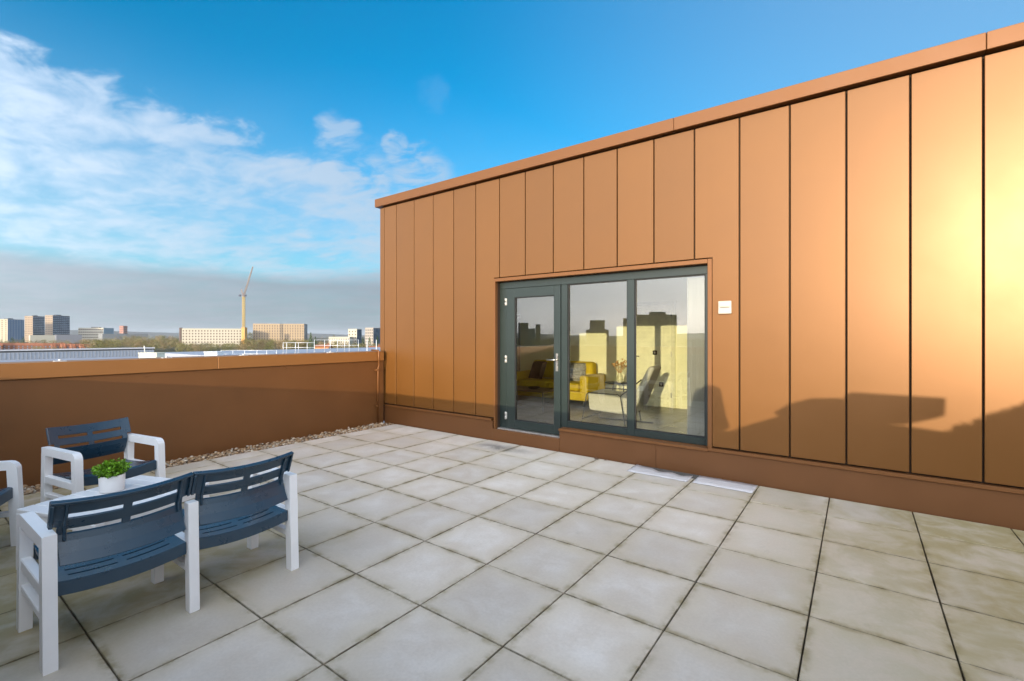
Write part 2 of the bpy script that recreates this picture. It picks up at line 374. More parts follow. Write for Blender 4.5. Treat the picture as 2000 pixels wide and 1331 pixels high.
def stone_mesh(mb, c, r):
    a = random.uniform(0, 6.3); sx, sy, sz = r*random.uniform(0.8, 1.35), r*random.uniform(0.65, 1.0), r*random.uniform(0.5, 0.8)
    n = 6; b = len(mb.v); ca, sa = math.cos(a), math.sin(a)
    def P(x, y, z): x *= sx; y *= sy; return (c[0]+x*ca-y*sa, c[1]+x*sa+y*ca, c[2]+z*sz)
    mb.v.append(P(0, 0, -1))
    for zz, rr in ((-0.55, 0.8), (0.1, 1.0), (0.65, 0.68)):
        for k in range(n):
            q = rr*random.uniform(0.82, 1.15); t = 2*math.pi*k/n; mb.v.append(P(q*math.cos(t), q*math.sin(t), zz+random.uniform(-.1, .1)))
    mb.v.append(P(0, 0, 0.95))
    f = [(b, b+1+(k+1) % n, b+1+k) for k in range(n)]
    for l in range(2):
        f += [(b+1+l*n+k, b+1+l*n+(k+1) % n, b+1+(l+1)*n+(k+1) % n, b+1+(l+1)*n+k) for k in range(n)]
    t = b+1+2*n; f += [(t+k, t+(k+1) % n, b+1+3*n) for k in range(n)]
    mb.f += f; mb.sm += [True]*len(f)
def gravel_material():
    m = mat('river_pebbles', (0.32, 0.22, 0.13), 0.75, 0, 0.3, 30)
    nt = m.node_tree; N, L = nt.nodes, nt.links; b = N['Principled BSDF']
    g = N.new('ShaderNodeNewGeometry'); cr = N.new('ShaderNodeValToRGB'); L.new(g.outputs['Random Per Island'], cr.inputs[0])
    e = cr.color_ramp.elements; e[0].color = (0.14, 0.085, 0.05, 1); e[1].color = (0.55, 0.47, 0.36, 1)
    for p, c in ((0.3, (0.30, 0.19, 0.10, 1)), (0.55, (0.40, 0.27, 0.15, 1)), (0.8, (0.33, 0.27, 0.21, 1))): x = e.new(p); x.color = c
    L.new(cr.outputs[0], b.inputs['Base Color']); return m
mb = MB()
for layer in range(3):
    y = -0.4
    while y < 5.38:
        for x in (-6.80, -6.755, -6.71, -6.665, -6.62, -6.575, -6.53):
            if layer == 2 and random.random() < 0.55: continue
            stone_mesh(mb, (x+random.uniform(-.02, .02), y+random.uniform(-.02, .02), -0.028+layer*0.017+random.uniform(-.006, .006)), random.uniform(0.014, 0.028))
        y += 0.042
tag(mb.build('gravel', gravel_material(), fix=False), 'strip of brown and cream pebbles along the foot of the side parapet', 'gravel', kind='stuff')

# ------------------------------------------------------------------ penthouse: cladding, coping, plinth, door and window
house = tag(empty('penthouse', (-3.0, 6.0, 0)), 'bronze metal clad penthouse with glazed door and windows facing the terrace', 'building')
HO = Vector((-3.0, 6.0, 0))
def hb(mb, name, m, parent=None, **k):
    """parts of the penthouse are modelled in world coordinates and parented to it"""
    o = mb.build(name, m, None, **k); o.parent = parent or house
    off = -HO if parent is None else Vector((0, 0, 0))
    o.location = Vector(o.location)+off
    return o
OX0, OX1, OZ1 = -4.323, -1.280, 2.385     # cladding opening
# walls of the shell (front wall left open behind the glazing), roof, sides
sh = MB()
XR = 6.6
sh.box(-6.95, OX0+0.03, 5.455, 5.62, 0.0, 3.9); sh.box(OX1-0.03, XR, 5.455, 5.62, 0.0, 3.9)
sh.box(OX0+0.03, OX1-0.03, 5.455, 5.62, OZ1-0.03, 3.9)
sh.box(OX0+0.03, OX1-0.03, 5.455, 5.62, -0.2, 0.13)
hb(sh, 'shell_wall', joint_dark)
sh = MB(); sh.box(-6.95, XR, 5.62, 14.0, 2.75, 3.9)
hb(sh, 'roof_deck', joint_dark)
side = MB()
side.box(-6.95, -6.80, 5.62, 14.0, 0.0, 2.75)
hb(side, 'side_wall', bronze_wall)

def panel(name, x0, x1, cols, zt, m=bronze):
    """cols: (xa, xb, zbottom). front slightly bowed, edges folded back"""
    mb = MB(); w = x1-x0; bow = random.uniform(0.0001, 0.0005); skew = random.uniform(-0.0007, 0.0007); thick = 0.03
    def fy(x):
        t = (x-x0)/w; return FY - bow*4*t*(1-t) + skew*(t-0.5)
    fine = []
    for xa, xb, zb in cols:
        n = max(1, round((xb-xa)/w*5)); fine += [(xa+(xb-xa)*k/n, xa+(xb-xa)*(k+1)/n, zb) for k in range(n)]
    # front with rounded edges (own vertices so the folds stay crisp)
    e = 0.005
    for xa, xb, zb in fine:
        mb.add([(xa, fy(xa), zb), (xb, fy(xb), zb), (xb, fy(xb), zt), (xa, fy(xa), zt)], [(0, 1, 2, 3)], True)
        mb.add([(xa, fy(xa), zb), (xb, fy(xb), zb), (xb, FY+thick, zb), (xa, FY+thick, zb)], [(0, 3, 2, 1)])
        mb.add([(xa, fy(xa), zt), (xb, fy(xb), zt), (xb, FY+thick, zt), (xa, FY+thick, zt)], [(0, 1, 2, 3)])
    xa, _, zb = fine[0]; mb.add([(xa, fy(xa), zb), (xa, fy(xa), zt), (xa, FY+thick, zt), (xa, FY+thick, zb)], [(0, 1, 2, 3)])
    _, xb, zb = fine[-1]; mb.add([(xb, fy(xb), zb), (xb, fy(xb), zt), (xb, FY+thick, zt), (xb, FY+thick, zb)], [(0, 3, 2, 1)])
    for a, b in zip(fine, fine[1:]):
        if a[2] != b[2]:
            z0, z1 = sorted((a[2], b[2])); mb.add([(a[1], fy(a[1]), z0), (a[1], fy(a[1]), z1), (a[1], FY+thick, z1), (a[1], FY+thick, z0)], [(0, 1, 2, 3)])
    me = mb.mesh(name, 0, fix=False)
    bm = bmesh.new(); bm.from_mesh(me)
    bmesh.ops.remove_doubles(bm, verts=bm.verts, dist=1e-5)
    ed = [x for x in bm.edges if len(x.link_faces) == 2 and x.calc_face_angle(0) > R(40)]
    bmesh.ops.bevel(bm, geom=ed, offset=0.004, segments=1, affect='EDGES', profile=0.5)
    for f in bm.faces: f.smooth = True
    for x in bm.edges:
        if len(x.link_faces) == 2 and x.calc_face_angle(0) > R(10): x.smooth = False
    bm.to_mesh(me); bm.free()
    me.materials.append(m); o = obj(name, me, house); o.location = -HO
    return o
PZ0, PZ1 = 0.335, 3.845
J0, PW, G = -6.523, 0.4596, 0.007
edges = [-6.854]+[J0+PW*k for k in range(0, 29)]
panel('corner_trim', -6.965, -6.854-G, [(-6.965, -6.854-G, PZ0-0.03)], PZ1)
for k in range(len(edges)-1):
    x0, x1 = edges[k]+G, edges[k+1]-G
    if x1 <= OX0 or x0 >= OX1: cols = [(x0, x1, PZ0)]
    elif x0 < OX0: cols = [(x0, OX0-0.004, PZ0), (OX0-0.004, x1, OZ1+0.012)]
    elif x1 > OX1: cols = [(x0, OX1+0.004, OZ1+0.012), (OX1+0.004, x1, PZ0)]
    else: cols = [(x0, x1, OZ1+0.012)]
    panel('cladding_panel', x0, x1, cols, PZ1)
for a, b in ((-7.05, -5.86), (-5.86, -1.68), (-1.68, 0.84), (0.84, 3.9), (3.9, XR+0.1)):
    mb = MB(); mb.box(a+0.0015, b-0.0015, FY-0.055, FY+0.55, 3.868, 4.012)
    hb(mb, 'coping', bronze_flat, bevel=0.004)
# plinth and drip ledge left and right of the glazing
for a, b in ((-6.80, -4.36), (-1.318, 1.62), (1.62, 4.4), (4.4, XR)):
    mb = MB(); mb.box(a+0.001, b-0.001, FY-0.028, FY+0.05, 0.285, 0.318)
    hb(mb, 'drip_ledge', bronze_flat, bevel=0.003)
for a, b in ((-6.84, -4.345), (-1.90, 2.3), (2.3, XR)):
    mb = MB(); mb.box(a+0.001, b-0.001, FY-0.006, FY+0.05, -0.05, 0.283)
    hb(mb, 'plinth', plinth_m, bevel=0.002)
mb = MB(); mb.box(-3.206, -1.902, FY-0.006, FY+0.05, -0.05, 0.283); hb(mb, 'plinth', plinth_m, bevel=0.002)
# folded surround and reveals
s = MB(); s.box(OX0, OX0+0.028, FY-0.012, 5.53, 0.17, OZ1); hb(s, 'surround', bronze_flat, bevel=0.003)
s = MB(); s.box(OX1-0.046, OX1, FY-0.012, 5.53, 0.315, OZ1); hb(s, 'surround', bronze_flat, bevel=0.003)
s = MB(); s.box(OX0+0.029, OX1-0.047, FY-0.012, 5.53, OZ1-0.048, OZ1); hb(s, 'surround', bronze_flat, bevel=0.003)
s = MB(); s.box(-3.205, OX1+0.005-0.04, FY-0.034, 5.53, 0.278, 0.309); hb(s, 'sill', bronze_flat, bevel=0.003)
s = MB(); s.box(-4.345, -3.207, FY-0.012, 5.53, -0.05, 0.168); hb(s, 'door_step', plinth_m, bevel=0.003)
s = MB(); s.box(-4.285, -3.215, 5.44, 5.535, 0.169, 0.186); hb(s, 'threshold', alu, bevel=0.002)

WY0, WY1 = 5.512, 5.585
win = empty('window'); win.parent = house
def wpart(name, m, x0, x1, z0, z1, y0=WY0, y1=WY1, parent=None, bevel=0.003):
    mb = MB(); mb.box(x0, x1, y0, y1, z0, z1); o = mb.build(name, m, None, bevel); o.parent = parent or win; o.location = -HO; return o
wpart('frame_head', frame_mat, -4.294, -1.327, 2.236, 2.335)
wpart('frame_post', frame_mat, -4.294, -4.170, 0.170, 2.2355)
wpart('frame_post', frame_mat, -3.240, -3.146, 0.170, 2.2355)
wpart('frame_post', frame_mat, -2.299, -2.207, 0.310, 2.2355)
wpart('frame_post', frame_mat, -1.377, -1.327, 0.310, 2.2355)
wpart('frame_rail', frame_mat, -3.1455, -2.2995, 0.310, 0.392)
wpart('frame_rail', frame_mat, -2.2065, -1.3775, 0.310, 0.392)
for x0, x1 in ((-3.1455, -2.2995), (-2.2065, -1.3775)):
    mb = MB()
    g = 0.012
    mb.box(x0, x0+g, 5.53, 5.545, 0.393, 2.235); mb.box(x1-g, x1, 5.53, 5.545, 0.393, 2.235); mb.box(x0+g, x1-g, 5.53, 5.545, 0.393, 0.393+g); mb.box(x0+g, x1-g, 5.53, 5.545, 2.235-g, 2.235)
    o = mb.build('gasket', gasket, None); o.parent = win; o.location = -HO
    wpart('pane', glass, x0+0.002, x1-0.002, 0.395, 2.233, 5.548, 5.552, bevel=0)
door = empty('door'); door.parent = house
def dpart(*a, **k): return wpart(*a, parent=door, **k)
LX0, LX1, LZ0, LZ1 = -4.164, -3.246, 0.196, 2.232
GX0, GX1, GZ0, GZ1 = -4.017, -3.347, 0.315, 2.098
DY0, DY1 = 5.500, 5.560
dpart('stile', frame_mat, LX0, GX0, LZ0, LZ1, DY0, DY1); dpart('stile', frame_mat, GX1, LX1, LZ0, LZ1, DY0, DY1)
dpart('rail', frame_mat, GX0+.0005, GX1-.0005, LZ0, GZ0, DY0, DY1); dpart('rail', frame_mat, GX0+.0005, GX1-.0005, GZ1, LZ1, DY0, DY1)
dpart('pane', glass, GX0+0.001, GX1-0.001, GZ0+.001, GZ1-.001, 5.530, 5.534, bevel=0)
mb = MB(); g = 0.010
for a in ((GX0, GX0+g, GZ0, GZ1), (GX1-g, GX1, GZ0, GZ1), (GX0+g, GX1-g, GZ0, GZ0+g), (GX0+g, GX1-g, GZ1-g, GZ1)): mb.box(a[0], a[1], 5.512, 5.526, a[2], a[3])
o = mb.build('gasket', gasket); o.parent = door; o.location = -HO
for z in (2.04, 1.20, 0.37):
    mb = MB(); mb.tube([(-4.172, 5.490, z-0.055), (-4.172, 5.490, z-0.003)], 0.011, 10); mb.tube([(-4.172, 5.490, z+0.003), (-4.172, 5.490, z+0.055)], 0.011, 10)
    mb.box(-4.160, -4.150, 5.490, 5.4995, z-0.05, z+0.05)
    o = mb.build('hinge', mat('hinge_satin', (0.55, 0.53, 0.48), 0.35, 0.6)); o.parent = door; o.location = -HO
mb = MB(); mb.box(-3.312, -3.280, 5.488, 5.4995, 1.06, 1.30)
mb.tube([(-3.296, 5.490, 1.215), (-3.296, 5.452, 1.215), (-3.305, 5.440, 1.215), (-3.33, 5.437, 1.214), (-3.425, 5.437, 1.211)], 0.0095, 10)
mb.tube([(-3.296, 5.489, 1.10), (-3.296, 5.480, 1.10)], 0.012, 12)
o = mb.build('handle', steel); o.parent = door; o.location = -HO
# vent
mb = MB(); mb.box(-1.212, -1.082, FY-0.030, FY-0.002, 1.777, 1.914)
vent = mb.build('wall_vent', cream_pl, None, 0.006, 2); tag(vent, 'small square cream vent on the cladding right of the window', 'vent')
o = MB().box(-1.195, -1.099, FY-0.0315, FY-0.0295, 1.842, 1.849).build('slot', mat('slot_dark', (0.12, 0.10, 0.08), 0.8), vent)
o = MB().box(-1.200, -1.094, FY-0.034, FY-0.030, 1.853, 1.902).build('flap', cream_pl, vent, 0.002)
# storeys below the terrace
mb = MB(); mb.box(-7.2, 7.6, -0.85, 14.0, GZ, -0.31); hb(mb, 'lower_storeys', mat('render_grey', (0.4, 0.38, 0.35), 0.9))

# torn flashing tape along the foot of the wall, a few fallen leaves
def tape(name, x0, x1, y0, seed, label):
    rnd = random.Random(seed); mb = MB(); n = 24; vs = []
    for k in range(n+1):
        x = x0+(x1-x0)*k/n; t = k/n
        yb = 5.378-0.115*math.sin(min(1, t*1.5)*1.57)*(1+0.25*math.sin(t*17))-0.006*rnd.random() if seed == 1 else 5.380-0.012*rnd.random()
        yf = y0+0.004*rnd.uniform(-1, 1)
        for j in range(4):
            y = yf+(yb-yf)*j/3; vs.append((x, y, 0.0048+rnd.uniform(0, 0.0025)+(0.006 if j == 3 and seed == 1 else 0)))
    fs = [(i*4+j, (i+1)*4+j, (i+1)*4+j+1, i*4+j+1) for i in range(n) for j in range(3)]
    mb.add(vs, fs, True); o = mb.build(name, mat('pale_tape_'+str(seed), (0.55, 0.53, 0.53), 0.6, 0.0, 0.10, 12.0), None, fix=False)
    md = o.modifiers.new('thickness', 'SOLIDIFY'); md.thickness = 0.0015
    return tag(o, label, 'flashing strip')
o = MB().box(-2.13, -1.40, 5.230, 5.383, 0.0015, 0.0035).build('gap_shadow_strip', mat('gap_shadow_dark', (0.085, 0.078, 0.068), 0.9, var=0.3, scale=20)); tag(o, 'dark strip painting the shaded gap between the torn flashing and the wall', 'gap_shadow')  # dark strip laid in to paint the shadow in the gap
tape('flashing_strip', -2.12, -1.45, 5.06, 1, 'pale torn flashing strip with ragged edge lying below the window')
tape('flashing_strip', -1.40, -0.83, 5.07, 2, 'pale flashing strip with straight edge right of the torn one')
leaf_m = mat('dry_leaf', (0.11, 0.055, 0.03), 0.8)
for (x, y, r, l) in ((-2.63, 5.33, 0.035, 'largest dry leaf on the slabs under the window'), (-2.50, 5.34, 0.022, 'middle dry leaf on the slabs under the window'), (-2.28, 5.34, 0.015, 'smallest dry leaf on the slabs under the window')):
    mb = MB(); vs = [(math.cos(a)*r*1.3*random.uniform(.7, 1), math.sin(a)*r*.7*random.uniform(.7, 1), 0.004+0.010*random.random()) for a in [k*math.pi/4 for k in range(8)]]
    mb.add(vs+[(0, 0, 0.004)], [(k, (k+1) % 8, 8) for k in range(8)]); o = mb.build('dry_leaf', leaf_m, None, fix=False, loc=(x, y, 0.004)); o.rotation_euler.z = random.uniform(0, 3)
    md = o.modifiers.new('thickness', 'SOLIDIFY'); md.thickness = 0.0015
    tag(o, l, 'leaf', 'dry leaves by the wall')

# ------------------------------------------------------------------ parapets
def parapet(name, label, fx0, fx1, fy0, fy1, joints, axis, ztop=1.266, zface=1.10, inner=1, coping_over=0.03):
    root = tag(empty(name, ((fx0+fx1)/2, (fy0+fy1)/2, 0)), label, 'parapet')
    o0 = Vector(root.location)
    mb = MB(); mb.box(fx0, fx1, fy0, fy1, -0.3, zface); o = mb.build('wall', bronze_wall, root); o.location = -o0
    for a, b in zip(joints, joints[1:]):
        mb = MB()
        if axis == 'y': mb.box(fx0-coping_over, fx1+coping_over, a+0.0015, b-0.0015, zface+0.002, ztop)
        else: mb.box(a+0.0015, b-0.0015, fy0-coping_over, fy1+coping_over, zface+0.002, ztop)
        o = mb.build('coping', lit_coping_m, root, 0.005); o.location = -o0
    return root
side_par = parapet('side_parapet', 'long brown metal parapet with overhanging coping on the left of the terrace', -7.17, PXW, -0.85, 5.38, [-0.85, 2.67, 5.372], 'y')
for y in (1.16, 2.12, 3.02, 4.35):
    mb = MB(); mb.box(-0.03, 0.03, -0.05, 0.05, 0, 0.008); mb.tube([(0, 0, 0.008), (0, 0, 0.022)], 0.016, 8)
    o = mb.build('coping_fixing', mat('galvanised', (0.62, 0.60, 0.58), 0.45, 0.5), side_par, loc=(-6.86-side_par.location.x, y-side_par.location.y, 1.267))
for y, z in ((0.55, 1.05), (1.9, 1.055), (3.0, 1.05), (3.6, 1.055)):
    mb = MB(); mb.tube([(0, 0, 0), (0.006, 0, 0)], 0.009, 8); mb.build('rivet', bronze_flat, side_par, loc=(PXW-side_par.location.x, y-side_par.location.y, z))
PBY = -0.40
parapet('near_parapet', 'brown metal parapet with coping behind the viewpoint', -7.17, 7.4, PBY-0.34, PBY, [-7.2, -4, -1, 2, 5, 7.4], 'x', ztop=1.276)
parapet('end_parapet', 'brown metal parapet closing the far right end of the terrace', 7.1, 7.4, PBY+0.04, 5.38, [PBY+0.05, 2.4, 5.372], 'y')
# rainwater pipe in the corner
mb = MB(); mb.tube([(-6.772, 5.22, 0.02), (-6.772, 5.22, 0.98), (-6.765, 5.235, 1.02), (-6.762, 5.225, 1.075), (-6.745, 5.215, 1.10), (-6.745, 5.215, 1.265), (-6.77, 5.215, 1.285), (-6.95, 5.215, 1.288)], 0.016, 10)
pipe = mb.build('conduit_pipe', bronze_flat); tag(pipe, 'thin brown conduit pipe climbing over the coping in the corner', 'pipe')
for z in (0.30, 0.93):
    mb = MB(); mb.box(-6.80-.028, -6.752, 5.185, 5.255, z, z+0.028); mb.build('clip', bronze_flat, pipe, 0.003)

# ------------------------------------------------------------------ garden furniture
def pts_lerp(a, b, n): return [a+(b-a)*k/n for k in range(n+1)]
SEATW = 0.583
def seat_mesh(x0, x1):
    w = x1-x0; xm = (x0+x1)/2
    xs = [x0, x0+0.030]+pts_lerp(x0+0.055, xm-0.020, 5)+pts_lerp(xm+0.020, x1-0.055, 5)+[x1-0.030, x1]
    ys = [0.030, 0.050, 0.100, 0.111, 0.170, 0.181, 0.240, 0.251, 0.310, 0.321, 0.380, 0.391, 0.47, 0.515, 0.538]
    slots = {2, 4, 6, 8, 10}; n = len(xs)-1
    def filled(i, j):
        return not (j in slots and 2 <= i < n-2 and i != 7)
    def sag(x): t = (x-xm)/(w/2); return -0.024*(1-t*t)
    def top(x, y):
        t = (y-0.03)/0.5
        return (x, y, 0.392+0.050*t+sag(x)-0.018*math.sin(max(0, min(1, t))*math.pi)-(0.010 if y > 0.53 else 0))
    mb = MB().plate(xs, ys, filled, top, lambda x, y: (x, y, top(x, y)[2]-0.016))
    for ya, yb, dz in ((0.029, 0.045, 0.068), (0.524, 0.539, 0.085)):   # deep skirts at the rear and front edges
        mb.plate(pts_lerp(x0, x1, 10), [ya, yb], lambda i, j: True, lambda x, y: (x, y, top(x, ya)[2]-0.012), lambda x, y: (x, y, top(x, ya)[2]-dz))
    return mb
def back_mesh(x0, x1):
    w = x1-x0; xm = (x0+x1)/2; o = 0.026
    X0, X1 = x0-o, x1+o
    xs = [X0, x0+0.006, x0+0.022]+pts_lerp(x0+0.040, xm-0.018, 5)+pts_lerp(xm+0.018, x1-0.040, 5)+[x1-0.022, x1-0.006, X1]
    ss = [0.0, 0.050, 0.100, 0.142, 0.166, 0.182, 0.222, 0.246, 0.285, 0.318]; n = len(xs)-1
    def filled(i, j):
        if j < 5 and (i == 0 or i == n-1): return False
        if j in (3, 6) and 3 <= i < n-3 and i != 8: return False
        return True
    def P(x, s_, d):
        t = (x-xm)/(w/2)
        yy = 0.030+0.058*math.sin(min(1.0, s_/0.15)*math.pi/2) if s_ < 0.15 else 0.088-0.40*(s_-0.15)
        y = yy-0.026*(1-t*t); z = 0.462+s_*0.985-0.014*(1-t*t)
        k = 0.35 if s_ < 0.12 else -0.30
        return (x, y-d*0.95, z+d*k)
    mb = MB().plate(xs, ss, filled, lambda x, s_: P(x, s_, 0.0), lambda x, s_: P(x, s_, 0.014))
    mb.plate(pts_lerp(X0, X1, 10), [0.304, 0.319], lambda i, j: True, lambda x, s_: P(x, s_, 0.014), lambda x, s_: P(x, s_, 0.030))
    for a, b in ((X0, X0+0.014), (X1-0.014, X1)):
        mb.plate([a, b], [0.184, 0.24, 0.303], lambda i, j: True, lambda x, s_: P(x, s_, 0.014), lambda x, s_: P(x, s_, 0.030))
    for a, b in ((x0+0.024, x0+0.036), (x1-0.036, x1-0.024)):
        mb.plate([a, b], [0.10, 0.17, 0.24, 0.303], lambda i, j: True, lambda x, s_: P(x, s_, 0.014), lambda x, s_: P(x, s_, 0.026))
    return mb
LEGW, LEGT = 0.062, 0.052
def arm_path(): # back foot, up, arm, front corner, down
    p = [(0.020, 0.0), (0.041, 0.590)]
    c = (0.500, 0.560); r = 0.030
    p += [(c[0]+r*math.sin(a), c[1]+r*math.cos(a)) for a in (0, 0.4, 0.8, 1.2, 1.57)]
    p += [(0.556, 0.0)]
    return p
def seat_unit(name, nseat, loc, rz, **tags):
    root = empty(name, loc, rz, **tags)
    for k in range(nseat+1):
        xc = k*SEATW; x0, x1 = xc-LEGT/2, xc+LEGT/2
        if k in (0, nseat):
            MB().ribbon(arm_path(), LEGW, x0, x1).build('arm_frame', white_al, root, 0.005, 2, ang=50)
        else:
            MB().ribbon([(0.020, 0), (0.040, 0.607)], LEGW, x0, x1).build('leg', white_al, root, 0.005, 2)
            MB().ribbon([(0.550, 0), (0.535, 0.40)], LEGW, x0, x1).build('leg', white_al, root, 0.005, 2)
        MB().box(x0+0.004, x1-0.004, 0.062, 0.512, 0.330, 0.388).build('seat_rail', white_al, root, 0.004)
        MB().box(x0+0.006, x1-0.006, 0.056, 0.522, 0.215, 0.250).build('stretcher', white_al, root, 0.003)
    for k in range(nseat):
        a, b = k*SEATW+LEGT/2+0.002, (k+1)*SEATW-LEGT/2-0.002
        seat_mesh(a, b).build('seat', anthracite, root, 0.0025)
        back_mesh(a, b).build('backrest', anthracite, root, 0.0025)
    return root
seat_unit('garden_bench', 2, (-2.975, 0.470, 0), R(91.0), label='two-seat bench of dark grey slotted plastic on white legs, seen from behind', cat='bench')
seat_unit('garden_chair', 1, (-5.55, 1.40, 0), R(-79), label='white framed chair with blue-grey slotted seat standing by the side parapet', cat='chair', group='white framed chairs')
seat_unit('garden_chair', 1, (-5.31, 0.17, 0), R(-36), label='white framed chair cut off by the left edge of the picture', cat='chair', group='white framed chairs')

table = tag(empty('garden_table', (-4.46, 0.54, 0), R(20.8)), 'low white slatted table between the bench and the chairs', 'table')
TX, TY = 0.72, 0.80
for i in range(2):
    for j in range(2):
        x = (0.0, TX-0.06)[i]; y = (0.0, TY-0.06)[j]; MB().box(x, x+0.06, y, y+0.06, 0, 0.372).build('leg', white_al, table, 0.004)
MB().box(0.06, TX-0.06, 0.010, 0.035, 0.315, 0.371).build('apron', white_al, table, 0.002); MB().box(0.06, TX-0.06, TY-0.035, TY-0.010, 0.315, 0.371).build('apron', white_al, table, 0.002)
MB().box(0.010, 0.035, 0.06, TY-0.06, 0.315, 0.371).build('apron', white_al, table, 0.002); MB().box(TX-0.035, TX-0.010, 0.06, TY-0.06, 0.315, 0.371).build('apron', white_al, table, 0.002)
np_ = 8; pw = TY/np_
plank_me = MB().box(0, TX, 0.003, pw-0.003, 0.373, 0.398).mesh('plank', 0.003); plank_me.materials.append(white_al)
for k in range(np_): obj('plank', plank_me, table, (0, k*pw, 0))

# potted plant
pot = tag(empty('potted_plant', (-4.43, 1.03, 0.398), 0), 'small bushy green plant in a white cylindrical pot on the table', 'plant')
mb = MB().lathe([(0.0, 0.002), (0.070, 0.002), (0.074, 0.006), (0.077, 0.118), (0.0755, 0.1205), (0.072, 0.118), (0.070, 0.085), (0.0, 0.085)], 32)
mb.build('pot', mat('white_ceramic', (0.80, 0.79, 0.78), 0.35, var=0.03), pot, fix=False)
mb = MB().lathe([(0.0705, 0.086), (0.05, 0.098), (0.0, 0.100)], 20); mb.build('soil', mat('dark_soil', (0.05, 0.035, 0.025), 0.95), pot, fix=False)
def leaf_mat(name, c, tr=0.35, var=0.35):
    m = mat(name, c, 0.5, 0, var, 25, spec=0.4); nt = m.node_tree; N, L = nt.nodes, nt.links; b = N['Principled BSDF']
    g = N.new('ShaderNodeNewGeometry'); mr = N.new('ShaderNodeMapRange'); L.new(g.outputs['Random Per Island'], mr.inputs[0]); mr.inputs[3].default_value = 0.55; mr.inputs[4].default_value = 1.5
    old = b.inputs['Base Color'].links[0].from_socket; sv = N.new('ShaderNodeVectorMath'); sv.operation = 'SCALE'; L.new(old, sv.inputs[0]); L.new(mr.outputs[0], sv.inputs['Scale']); L.new(sv.outputs[0], b.inputs['Base Color'])
    return m
mb = MB(); stems = MB(); rnd = random.Random(3)
for k in range(80):
    a = rnd.uniform(0, 6.283); el = rnd.uniform(0.35, 1.56); Lr = rnd.uniform(0.075, 0.108)
    d = Vector((math.cos(a)*math.cos(el), math.sin(a)*math.cos(el), math.sin(el)*1.02)); p0 = Vector((math.cos(a)*0.02, math.sin(a)*0.02, 0.09)); p1 = p0+d*Lr+Vector((0, 0, 0.012))
    stems.tube([p0, (p0+p1)/2+Vector((0, 0, 0.006)), p1], [0.0022, 0.0017, 0.001], 4, cap=False)
    for q in range(30):
        t = rnd.uniform(0.35, 1.12); p = p0+(p1-p0)*t
        n = Vector((rnd.gauss(0, 1), rnd.gauss(0, 1), rnd.gauss(0.5, 1))).normalized(); l = rnd.uniform(0.012, 0.024); wd = l*0.38
        tdir = (d*0.5+Vector((rnd.gauss(0, .7), rnd.gauss(0, .7), rnd.gauss(0.3, .6)))).normalized(); sd = tdir.cross(n).normalized()
        mb.add([p, p+tdir*l*0.5+sd*wd, p+tdir*l, p+tdir*l*0.5-sd*wd], [(0, 1, 2, 3)])
mb.build('foliage', leaf_mat('boxwood_leaf', (0.135, 0.290, 0.012)), pot, fix=False); stems.build('stems', mat('green_stem', (0.06, 0.09, 0.02), 0.7), pot, fix=False)

# ------------------------------------------------------------------ unseen shapes added on the near parapet to cast the facade shadow
def above(xs, zs, y):                    # where the sun line through a facade point (xs, zs) crosses the plane y
    d = FY-y; return (xs+d*math.tan(SUN_AZ), zs+d/math.cos(SUN_AZ)*math.tan(SUN_EL))
def shadow_caster(name, pts, y0, y1, m, label, cat, bevel=0.03):  # made-up solid: a shadow outline carried back along the sun line
    P = [above(x, z, (y0+y1)/2) for x, z in pts]; mb = MB(); n = len(P); x0 = P[0][0]
    mb.add([(x-x0, -(y1-y0)/2, z) for x, z in P]+[(x-x0, (y1-y0)/2, z) for x, z in P], [tuple(range(n)), tuple(reversed(range(n, 2*n)))]+[(i, n+i, n+(i+1) % n, (i+1) % n) for i in range(n)])
    o = mb.build(name, m, None, bevel, 3, loc=(x0, (y0+y1)/2, 0)); return tag(o, label, cat)
caster_m = mat('caster_dark', (0.04, 0.04, 0.045), 0.9)
zb = 0.535
shadow_caster('shadow_hump', [(-1.53, zb), (-1.12, zb), (-1.16, 0.66), (-1.20, 0.85), (-1.215, 0.95), (-1.26, 0.985), (-1.38, 0.985), (-1.45, 0.93), (-1.50, 0.75)], PBY-0.30, PBY-0.05, caster_m, 'unseen dark hump added behind the viewpoint to cast the tall shadow', 'shadow_caster')
shadow_caster('shadow_mound', [(-1.08, zb), (0.60, zb), (0.62, 0.70), (0.36, 0.722), (-0.05, 0.74), (-0.09, 0.92), (-0.18, 0.935), (-0.40, 0.915), (-0.55, 0.86), (-0.66, 0.775), (-0.60, 0.745), (-0.80, 0.66)], PBY-0.32, PBY-0.03, caster_m, 'unseen long low shape added behind the viewpoint to cast the sloping shadow', 'shadow_caster', 0.012)
shadow_caster('shadow_block', [(-0.045, 0.752), (0.36, 0.765), (0.57, 0.845), (0.575, 0.998), (-0.075, 1.002), (-0.078, 0.752)], PBY-0.28, PBY-0.06, caster_m, 'unseen flat block added behind the viewpoint to cast the square shadow', 'case', 0.008)
shr = tag(empty('shadow_shrub', (1.9, PBY-0.55, GZ)), 'unseen green shrub added behind the viewpoint to cast the ragged shadow on the right', 'shrub')  # added out of view; its outline follows the ragged end of the shadow
mb = MB(); rnd = random.Random(5)
